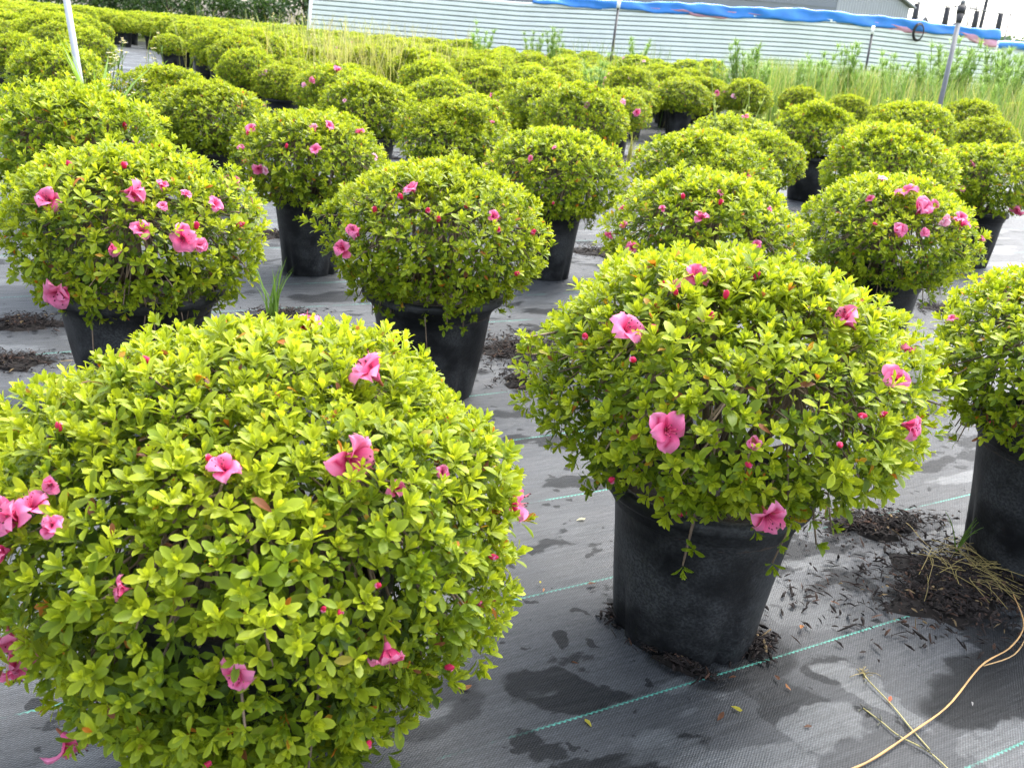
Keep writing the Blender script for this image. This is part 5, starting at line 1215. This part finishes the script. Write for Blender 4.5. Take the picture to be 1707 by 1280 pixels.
put_weed('seeding_weed', 'spike', 1.25, 6.15, 0.98, 'pale weed stalks in seed rising through an azalea dome')
put_weed('seeding_weed', 'spike', 1.62, 7.1, 0.85, 'second thinner pair of pale seed stalks behind the first')
for k, (x, y, h) in enumerate([(-2.55, 5.55, .72), (-2.75, 6.1, .74), (-2.35, 5.4, .62), (-3.6, 8.3, .75), (-3.4, 8.9, .8), (-3.0, 6.6, .78)]):
    put_weed('daisy_weed', 'daisy', x, y, h, 'thin weed with white daisy flowers near the aisle', 'white daisies near the aisle', k % 3)
for k, (x, y, h) in enumerate([(-3.9, 14.2, 1.0), (-3.5, 14.0, 1.0), (-4.3, 14.6, .9), (-2.8, 14.6, 1.0), (-1.7, 14.8, .85), (-1.2, 14.5, .8), (-0.9, 15.5, .8), (1.1, 16.0, .75), (1.0, 19, .8)]):
    put_weed('daisy_weed', 'daisy', x, y, h, 'white flowered thin weed among the far domes', 'white flowered weeds among the far domes', k % 3)
for k, (x, y, h) in enumerate([(0.2, 19.5, 1.2), (-1.2, 19.8, 1.2), (-.2, 20.5, 1.1), (2.0, 20.5, 1.15)]):
    put_weed('horseweed', 'horseweed', x, y, h, 'small green weed standing out against the white fence', 'green weeds against the white fence', k % 3)

# dry and green grass: nobody could count it
def grass_field(name, label, n, px, seed, cols, hr, heads=0.5):
    rng = np.random.default_rng(seed); Vs, Fs, Cs, off = [], [], [], 0
    P = px(rng, n); n = len(P)
    a = rng.uniform(0, 6.28, n); h = rng.uniform(*hr, n); lean = rng.uniform(.05, .5, n)
    d = np.stack([np.cos(a), np.sin(a), 0 * a], 1); s_ = np.stack([-np.sin(a), np.cos(a), 0 * a], 1)
    base = np.stack([P[:, 0], P[:, 1], terrain_np(P[:, 0], P[:, 1]) - .02], 1)
    c = np.array(cols)[rng.integers(0, len(cols), n)] * rng.uniform(.75, 1.3, n)[:, None]
    wd = rng.uniform(.0025, .006, n)
    K = []
    for t, w_ in ((0, 1), (.5, .8), (.85, .5)):
        p = base + d * (lean * h * t * t)[:, None] + np.array([0, 0, 1.0]) * (h * t)[:, None]
        K += [p - s_ * (wd * w_)[:, None], p + s_ * (wd * w_)[:, None]]
    K.append(base + d * (lean * h)[:, None] + np.array([0, 0, 1.0]) * (h * (1 - .1 * lean))[:, None])
    V = np.stack(K, 1).reshape(-1, 3)
    T = np.array([(0, 1, 3), (0, 3, 2), (2, 3, 5), (2, 5, 4), (4, 5, 6)])
    F = (T[None] + (np.arange(n) * 7)[:, None, None]).reshape(-1, 3)
    tag(add(name, mesh(name, V, F, M_WEED, np.repeat(c, 7, axis=0))), label, 'grass', kind='stuff')

def bank(rng, n):
    x = rng.uniform(2.2, 13, n); y = 11.6 + .16 * x + rng.uniform(0, 1, n) * (12 - .1 * x)
    k = (x > 2.2 + .24 * (y - 12)) & (y < 24 + .2 * x) & ~((x < 4.6) & (y < 14)) & ((y > 12.5) | (x > 6))
    return np.stack([x, y], 1)[k]
STRAW = [(0.34, 0.36, 0.10), (0.22, 0.31, 0.06), (0.14, 0.25, 0.045), (0.40, 0.37, 0.15), (0.17, 0.28, 0.06), (0.12, 0.22, 0.04)]
grass_field('bank_grass', 'tall yellow green grass covering the bank before the white fence', 34000, bank, 31, STRAW, (.35, 1.1))
def patch(cx, cy, rx, ry): return lambda rng, n: np.stack([rng.normal(cx, rx, n), rng.normal(cy, ry, n)], 1)
grass_field('straw_grass', 'tall straw coloured seeding grass among the far domes', 720, patch(-2.05, 11.6, .55, .5), 32, STRAW[:1] + STRAW[3:4] + [(0.40, 0.38, 0.14)], (.6, 1.2))
grass_field('straw_grass', 'thin straw grass at the end of the white fence', 480, patch(-3.7, 15.5, .9, .9), 33, STRAW, (.6, 1.15))
grass_field('straw_grass', 'sparse straw grass stalks before the fence', 160, patch(-0.6, 13.5, 1.2, 1.5), 34, STRAW, (.4, .8))
grass_field('straw_grass', 'sparse stalks beside the dark stake', 300, patch(1.3, 17, .8, 1.5), 35, STRAW, (.6, 1.2))
grass_field('far_grass', 'rough grass growing along the foot of the fence', 5000, lambda rng, n: np.stack([(u := rng.uniform(-6, 13, n)), 25.0 + .206 * (u + .15) - rng.uniform(.2, 3, n)], 1), 36, STRAW, (.25, .55))
grass_field('field_grass', 'grass beyond the last azalea rows', 5000, lambda rng, n: np.stack([rng.uniform(-26, -5, n), rng.uniform(27, 32, n)], 1), 37, [(0.10, 0.17, 0.04), (0.16, 0.25, 0.05)], (.3, .9))

# ------------------------------------------------------------------ poles and stakes
def pole(name, p0, p1, r, mat, label, cat, extra=None):
    root = empty(name, (0, 0, 0))
    p0, p1 = np.array(p0), np.array(p1)
    root.location = p0
    mb = MB(); mb.tube([(0, 0, 0), (p1 - p0) * .5, p1 - p0], r, 12); add('shaft', mb.mesh('shaft', mat), root)
    if extra: extra(root, p1 - p0, unit((p1 - p0)[None])[0])
    tag(root, label, cat); return root
pole('leaning_pipe', (-2.10, 4.54, 0), (-2.53, 5.11, 1.55), .016, M_PIPE, 'pale grey plastic pipe leaning up from between the azaleas', 'pipe')
def cup(root, top, ax):
    mb = MB()
    for a, b, r0, r1 in ((-.16, -.02, .026, .05), (-.02, .08, .05, .055), (.08, .10, .055, .03)):
        mb.tube([top + ax * a, top + ax * b], [r0, r1], 10)
    add('cap', mb.mesh('cap', M_BLACK), root)
    mb = MB(); mb.tube([top + ax * .10, top + ax * .15], .03, 8); add('tip', mb.mesh('tip', M_STEEL), root)
pole('metal_pole', (4.93, 12.0, 0), (5.14, 12.55, 1.80), .030, M_STEEL, 'leaning galvanised metal pole topped by a black cup', 'pole', cup)
def white_tip(root, top, ax):
    mb = MB(); mb.tube([top - ax * .02, top + ax * .17], .04, 8); add('tip', mb.mesh('tip', M_WHITE), root)
pole('thin_stake', (1.52, 21.7, .15), (1.60, 22.2, 1.9), .028, M_BLACK, 'thin black stake with a white tip near the middle of the fence', 'stake', white_tip)
pole('thin_stake', (7.70, 23.4, .15), (7.79, 23.8, 1.9), .028, M_BLACK, 'thin black stake with a white tip nearer the hose coil', 'stake', white_tip)
pole('white_post', (-5.05, 21.0, .15), (-5.0, 21.4, 2.2), .035, M_WHITE, 'slim white post at the open end of the fence', 'post')

# ------------------------------------------------------------------ white corrugated fence
FD = np.array([math.cos(math.atan(0.206)), math.sin(math.atan(0.206)), 0]); FN = np.array([FD[1], -FD[0], 0])
F0 = np.array([-0.145, 25.0, 0])
def top_z(u): return float(np.interp(u, [-6, 0, 2, 8, 13.5], [1.88, 1.96, 2.08, 2.32, 2.26]))
fence = empty('corrugated_fence', F0 + FD * -5.5)
tag(fence, 'long white corrugated sheet fence with horizontal ribs behind the azaleas', 'fence')
FO = np.array(fence.location)
def fpt(u, z, out): return F0 + FD * u + np.array([0, 0, z]) + FN * out - FO
cuts = [-5.6, -2.4, 1.3, 4.9, 8.9, 12.9]
for k in range(5):
    u0, u1 = cuts[k], cuts[k + 1]; mb = MB()
    off = .003 * (k % 2); pitch = 0.112; npan = 18
    for r_ in range(npan):
        # one flat pan: lips turned back along its upper and lower edge
        prof = [(-.000, .000), (.006, .030), (.010, .034), (.078, .036), (.082, .030), (.088, .000)]
        V = []
        for u in (u0, (u0 + u1) / 2, u1 + .03):
            zb = top_z(u) - (r_ + 1) * pitch
            V += [fpt(u, zb + dz, o_ + off) for dz, o_ in prof]
        m_ = len(prof)
        mb.put(V, [(q * m_ + i, (q + 1) * m_ + i, (q + 1) * m_ + i + 1, q * m_ + i + 1) for q in range(2) for i in range(m_ - 1)])
    o = add('fence_panel', mb.mesh('fence_panel', M_SHEET, smooth=False), fence)
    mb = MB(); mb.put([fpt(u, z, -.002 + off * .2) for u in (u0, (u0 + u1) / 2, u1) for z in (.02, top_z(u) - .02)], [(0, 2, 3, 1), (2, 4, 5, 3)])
    o = add('rib_shade_sheet', mb.mesh('rib_shade_sheet', M_RIB_SHADE, smooth=False), fence)  # added sheet: its grey draws the rib shade as dark lines between pans
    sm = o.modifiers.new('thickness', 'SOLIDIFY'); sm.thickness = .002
for u in cuts:
    mb = MB(); mb.tube([fpt(u, 0, -.06), fpt(u, top_z(u) - .05, -.06)], .03, 8); add('post', mb.mesh('post', M_STEEL), fence)

def tarp(name, u0, u1, ztop, zbot, rr, mat, label, cat, seed, n=60):
    """a tarp thrown over the fence top: hangs down the front and the back with uneven hems"""
    rng = np.random.default_rng(seed); V = []
    ph = rng.uniform(0, 6.28, 6)
    us = np.linspace(u0, u1, n); m_ = 11
    for u in us:
        wob = .018 * math.sin(2.1 * u + ph[0]) + .012 * math.sin(5.3 * u + ph[1]) + .008 * math.sin(11 * u + ph[2])
        zt, zb = ztop(u) + wob, zbot(u) + .02 * math.sin(3.3 * u + ph[3]) + .012 * math.sin(8.7 * u + ph[4])
        for j in range(m_):
            t = j / (m_ - 1)
            if t < .55: z = zb + (zt - zb) * (t / .55) ** .9; o_ = rr * (0.75 + .25 * math.sin(7 * t + 3 * u)) + .012 * math.sin(9 * u + 8 * t + ph[5])
            else:
                b = (t - .55) / .45; z = zt - .25 * b * b; o_ = rr * .7 - (rr * 1.5 + .05) * min(1, b * 2)
            V.append(F0 + FD * u + FN * o_ + np.array([0, 0, z]))
    F = [(i * m_ + j, (i + 1) * m_ + j, (i + 1) * m_ + j + 1, i * m_ + j + 1) for i in range(n - 1) for j in range(m_ - 1)]
    o = add(name, mesh(name, V, F, mat)); sm = o.modifiers.new('thickness', 'SOLIDIFY'); sm.thickness = .003
    tag(o, label, cat)
tarp('blue_tarp', -0.2, 12.9, lambda u: top_z(u) + float(np.interp(u, [-.2, 1, 3, 8, 12.9], [.07, .12, .14, .16, .14])), lambda u: top_z(u) - float(np.interp(u, [-.2, 2, 6, 10, 12.9], [.03, .10, .15, .12, .10])), .085, M_BLUE, 'bright blue tarpaulin folded along the top of the white fence', 'tarpaulin', 4, 110)
tarp('pink_sheet', 2.6, 6.2, lambda u: top_z(u) + .0, lambda u: top_z(u) - .13 * math.sin(math.pi * min(1, max(0, (u - 2.5) / 3.8))) - .03, .06, M_PINK, 'faded pink sheet edge showing under the blue tarpaulin mid fence', 'sheet', 5)
tarp('pink_sheet', 8.6, 11.2, lambda u: top_z(u) + .0, lambda u: top_z(u) - .13 * math.sin(math.pi * min(1, max(0, (u - 8.4) / 3.0))) - .04, .06, M_PINK, 'faded pink sheet behind the hose coil', 'sheet', 6)
tarp('pink_sheet', 11.5, 12.85, lambda u: top_z(u) + .0, lambda u: top_z(u) - float(np.interp(u, [11.5, 12.3, 12.85], [.05, .26, .30])), .06, M_PINK, 'widest faded pink flap at the far corner of the fence', 'sheet', 7)
# coil of hose
u_h = 10.35; ctr = F0 + FD * u_h + FN * .16 + np.array([0, 0, 2.15]); mb = MB()
for k in range(4):
    a = np.linspace(0, 2 * math.pi, 25); r_ = .20 - .012 * k
    mb.tube([ctr + FD * r_ * .8 * math.cos(q) + np.array([0, 0, r_ * 1.15 * math.sin(q)]) + FN * (.012 * k) for q in a], .013, 6, cap=False)
tag(add('hose_coil', mb.mesh('hose_coil', M_BLACK)), 'coil of dark hose hanging on the white fence', 'hose')

# second fence beyond the corner
f2 = empty('corrugated_fence', (16.3, 35.7, .1)); tag(f2, 'short far stretch of pale sheet fence beyond the corner of the long one', 'fence')
mb = MB(); V = []
nz = 60
for x in (-1.2, 12.0):
    for i in range(nz):
        z = i / (nz - 1) * 2.2; q = abs(((z / .11) % 1) - .5) * 2
        V.append((x, x * .1 - .018 * min(1, q * 3), z))
mb.put(V, [(i, nz + i, nz + i + 1, i + 1) for i in range(nz - 1)])
o = add('fence_panel', mb.mesh('fence_panel', M_SHEET, False), f2); o.modifiers.new('thickness', 'SOLIDIFY').thickness = .004
mb = MB(); mb.tube([(16.3 + x, 35.6 + x * .1, 2.36 + .03 * math.sin(3 * x)) for x in np.linspace(-1.2, 12, 30)], .13, 8)
tag(add('blue_tarp', mb.mesh('blue_tarp', M_BLUE)), 'rolled blue tarpaulin on the far short fence', 'tarpaulin')

# ------------------------------------------------------------------ grey warehouse and greenhouse beyond the fence
wh = empty('warehouse', (13.1, 45.7, 0)); tag(wh, 'grey metal warehouse behind the fence with a lighter ribbed end wall', 'warehouse')
mb = MB(); mb.box((-22, 0.0, 0), (0, 18, 5.6)); add('wall', mb.mesh('wall', M_GREYW, False), wh)
mb = MB()
for k in range(9): mb.box((-22, -.03, .55 + k * .62), (0, -.002, .60 + k * .62))
add('cladding_seam', mb.mesh('cladding_seam', M_GREYW, False), wh)
A_, B_ = np.array([0.02, 0, 0]), np.array([4.9, 4.5, 0]); mb = MB()
dv = (B_ - A_) / np.linalg.norm(B_ - A_); nn = np.array([dv[1], -dv[0], 0])
nr = 56; V = []; Lw = np.linalg.norm(B_ - A_)
for i in range(nr + 1):
    p = A_ + dv * Lw * i / nr + nn * (.05 if i % 2 else 0)
    tz = 5.75 - 1.55 * i / nr
    V += [p, p + np.array([0, 0, tz])]
mb.put(V, [(2 * i, 2 * i + 2, 2 * i + 3, 2 * i + 1) for i in range(nr)])
mb.put([A_ - nn * .01, B_ - nn * .01, B_ - nn * 12, A_ - nn * 12] + [v + np.array([0, 0, z]) for v, z in ((A_ - nn * .01, 5.7), (B_ - nn * .01, 4.15), (B_ - nn * 12, 4.15), (A_ - nn * 12, 5.7))],
       [(1, 2, 6, 5), (2, 3, 7, 6), (4, 5, 6, 7)])
add('ribbed_wall', mb.mesh('ribbed_wall', M_LIGHTW, False), wh)
mb = MB(); mb.put([A_ + nn * .25 + [0, 0, 5.78], B_ + nn * .25 + dv * .2 + [0, 0, 4.2], B_ - nn * 12 + dv * .2 + [0, 0, 4.2], A_ - nn * 12 + [0, 0, 5.78]] + [A_ + nn * .25 + [0, 0, 5.86], B_ + nn * .25 + dv * .2 + [0, 0, 4.28], B_ - nn * 12 + dv * .2 + [0, 0, 4.28], A_ - nn * 12 + [0, 0, 5.86]],
                  [(3, 2, 1, 0), (4, 5, 6, 7), (0, 1, 5, 4), (1, 2, 6, 5), (2, 3, 7, 6), (3, 0, 4, 7)])
add('roof', mb.mesh('roof', M_GREYW, False), wh)

gh = empty('greenhouse', (19.6, 54.4, 0)); tag(gh, 'pale film greenhouse with several ridges and a rail of black rolled shades', 'greenhouse')
gx, gy = 6.2, 2.4                          # its front runs this way
gd = np.array([gx, gy, 0]) / math.hypot(gx, gy); gn = np.array([gd[1], -gd[0], 0]); GL = 6.3
for k in range(3):
    mb = MB(); a = gd * GL * k / 3; b = gd * GL * (k + 1) / 3; c_ = (a + b) / 2; dp = -gn * 9
    z0, z1 = 3.0, 4.15 - .12 * k
    P_ = [a, b, b + [0, 0, z0], c_ + [0, 0, z1], a + [0, 0, z0]]
    mb.put(P_ + [p + dp for p in P_], [(0, 1, 2, 3, 4), (4, 3, 8, 9), (3, 2, 7, 8), (2, 1, 6, 7), (0, 4, 9, 5)])
    add('bay', mb.mesh('bay', M_FILM, False), gh)
    mb = MB()
    for p, q in ((P_[4], P_[3]), (P_[3], P_[2]), (P_[3], c_)): mb.tube([p + gn * .05, q + gn * .05], .03, 6)
    add('frame', mb.mesh('frame', M_STEEL), gh)
for k, t in enumerate((0.0, .33, .66, .93)):
    p = gd * GL * t + gn * .4; mb = MB()
    mb.tube([p + [0, 0, 3.35], p + [0.02, 0, 4.0], p + [0, 0, 4.72]], [.13, .15, .14], 10)
    add('rolled_shade', mb.mesh('rolled_shade', M_BLACK), gh)
mb = MB(); mb.tube([gd * (GL * t) + gn * .4 + [0, 0, 4.78 - .05 * math.sin(9 * t)] for t in np.linspace(-.08, 1.05, 14)], .035, 6); add('rail', mb.mesh('rail', M_STEEL), gh)
for t in (0.01, 1.04):
    mb = MB(); mb.tube([gd * GL * t + gn * .4, gd * GL * t + gn * .4 + [0, 0, 4.8]], .035, 6); add('post', mb.mesh('post', M_STEEL), gh)

up = empty('utility_pole', (28.3, 65.5, 0)); tag(up, 'slim dark utility pole above the greenhouse', 'utility pole')
mb = MB(); mb.tube([(0, 0, 0), (0, 0, 9)], [.14, .09], 10); add('shaft', mb.mesh('shaft', M_BLACK), up)
mb = MB(); mb.box((-.9, -.05, 7.2), (.9, .05, 7.32)); add('crossarm', mb.mesh('crossarm', M_BLACK), up)
for k, z in enumerate((6.15, 5.7)):
    mb = MB(); mb.tube([(28.3 + t * 24, 65.5 + t * 3, z - 1.6 * t * (1 - t)) for t in np.linspace(0, 1, 12)], .02, 5)
    tag(add('power_line', mb.mesh('power_line', M_BLACK)), ('upper' if k == 0 else 'lower') + ' thin power line running from the utility pole', 'power line', 'power lines')
lt = empty('lattice_tower', (43.0, 104.0, 0)); tag(lt, 'faint thin lattice tower far behind the greenhouse', 'tower')
for sx, sy in ((-1, -1), (1, -1), (1, 1), (-1, 1)):
    mb = MB(); mb.tube([(sx * 1.2, sy * 1.2, 0), (sx * .35, sy * .35, 16)], .06, 4); add('leg', mb.mesh('leg', M_STEEL), lt)
mb = MB()
for k in range(10):
    z0, z1 = k * 1.6, k * 1.6 + 1.6; r0, r1 = 1.2 - .053 * z0, 1.2 - .053 * z1; s_ = 1 if k % 2 else -1
    mb.tube([(-s_ * r0, -r0, z0), (s_ * r1, -r1, z1)], .04, 4); mb.tube([(r0, -s_ * r0, z0), (r1, s_ * r1, z1)], .04, 4)
    mb.tube([(-r1, -r1, z1), (r1, -r1, z1)], .04, 4)
add('brace', mb.mesh('brace', M_STEEL), lt)

# ------------------------------------------------------------------ trees and dark shrubs far off
def leafy_tree(name, x, y, h, wd, seed, label, cat, group=None, cols=((0.025, 0.055, 0.018), (0.05, 0.10, 0.025)), n=1600, leaf=.13):
    rng = np.random.default_rng(seed)
    root = empty(name, (x, y, terrain(x, y) - .03)); tag(root, label, cat, group)
    mb = MB(); limbs = []
    mb.tube([(0, 0, 0), (rng.normal(0, .03 * h), rng.normal(0, .03 * h), h * .5), (0, 0, h * .85)], [h * .03, h * .02, h * .006], 7, (0.08, 0.06, 0.045))
    for k in range(8):
        a = k * 2.4; z = h * rng.uniform(.25, .7); e_ = np.array([math.cos(a) * wd * .38, math.sin(a) * wd * .38, min(z + h * .2, h * .9)])
        mb.tube([(0, 0, z), e_ * [.5, .5, 1] + [0, 0, -.03 * h], e_], [h * .012, h * .008, h * .004], 5, (0.08, 0.06, 0.045)); limbs.append(e_)
    add('trunk', mb.mesh('trunk', M_BARK), root)
    cl = np.array(limbs + [np.array([0, 0, h * .85])] + [np.array([rng.normal(0, wd * .22), rng.normal(0, wd * .22), h * rng.uniform(.35, .85)]) for _ in range(10)])
    pc = cl[rng.integers(0, len(cl), n)] + rng.normal(0, 1, (n, 3)) * np.array([wd * .12, wd * .12, h * .09])
    pc[:, 2] = np.clip(pc[:, 2], h * .06, h)
    d = unit(rng.normal(0, 1, (n, 3))); s_ = unit(np.cross(d, rng.normal(0, 1, (n, 3))))
    ln = leaf * rng.uniform(.6, 1.3, n)[:, None]
    V = np.stack([pc, pc + d * ln * .5 - s_ * ln * .3, pc + d * ln, pc + d * ln * .5 + s_ * ln * .3], 1).reshape(-1, 3)
    F = np.arange(4 * n).reshape(-1, 4)
    t = rng.uniform(0, 1, n)[:, None]; c = np.array(cols[0]) * (1 - t) + np.array(cols[1]) * t
    add('crown', mesh('crown', V, F, M_WEED, np.repeat(c, 4, axis=0)), root)
for k, x in enumerate(np.arange(-19.5, -4.6, 1.35)):
    leafy_tree('dense_shrub', x + .3 * math.sin(k * 3.1), 30.5 - .18 * (x + 12) + .6 * math.sin(k * 1.7), 1.75 + .4 * math.sin(k * 2.3), 1.9, 40 + k, 'dark green dense shrub in the row beyond the last azaleas', 'shrub', 'dark shrubs beyond the azalea rows', n=1500)
for k, (x, y, h) in enumerate([(37.5, 86, 5.2), (40.0, 88, 4.6), (43, 90, 4.9), (46.5, 92, 4.6)]):
    leafy_tree('distant_tree', x, y, h, 4.6, 80 + k, 'small distant tree in a hazy row beyond the far fence', 'tree', 'distant trees beyond the far fence', ((0.06, 0.11, 0.06), (0.09, 0.15, 0.07)), 1300, .4)
leafy_tree('sapling', 9.2, 17.6, 2.25, .55, 91, 'thin wispy sapling against the sky at the frame edge', 'sapling', None, ((0.05, 0.09, 0.04), (0.09, 0.15, 0.05)), 160, .11)
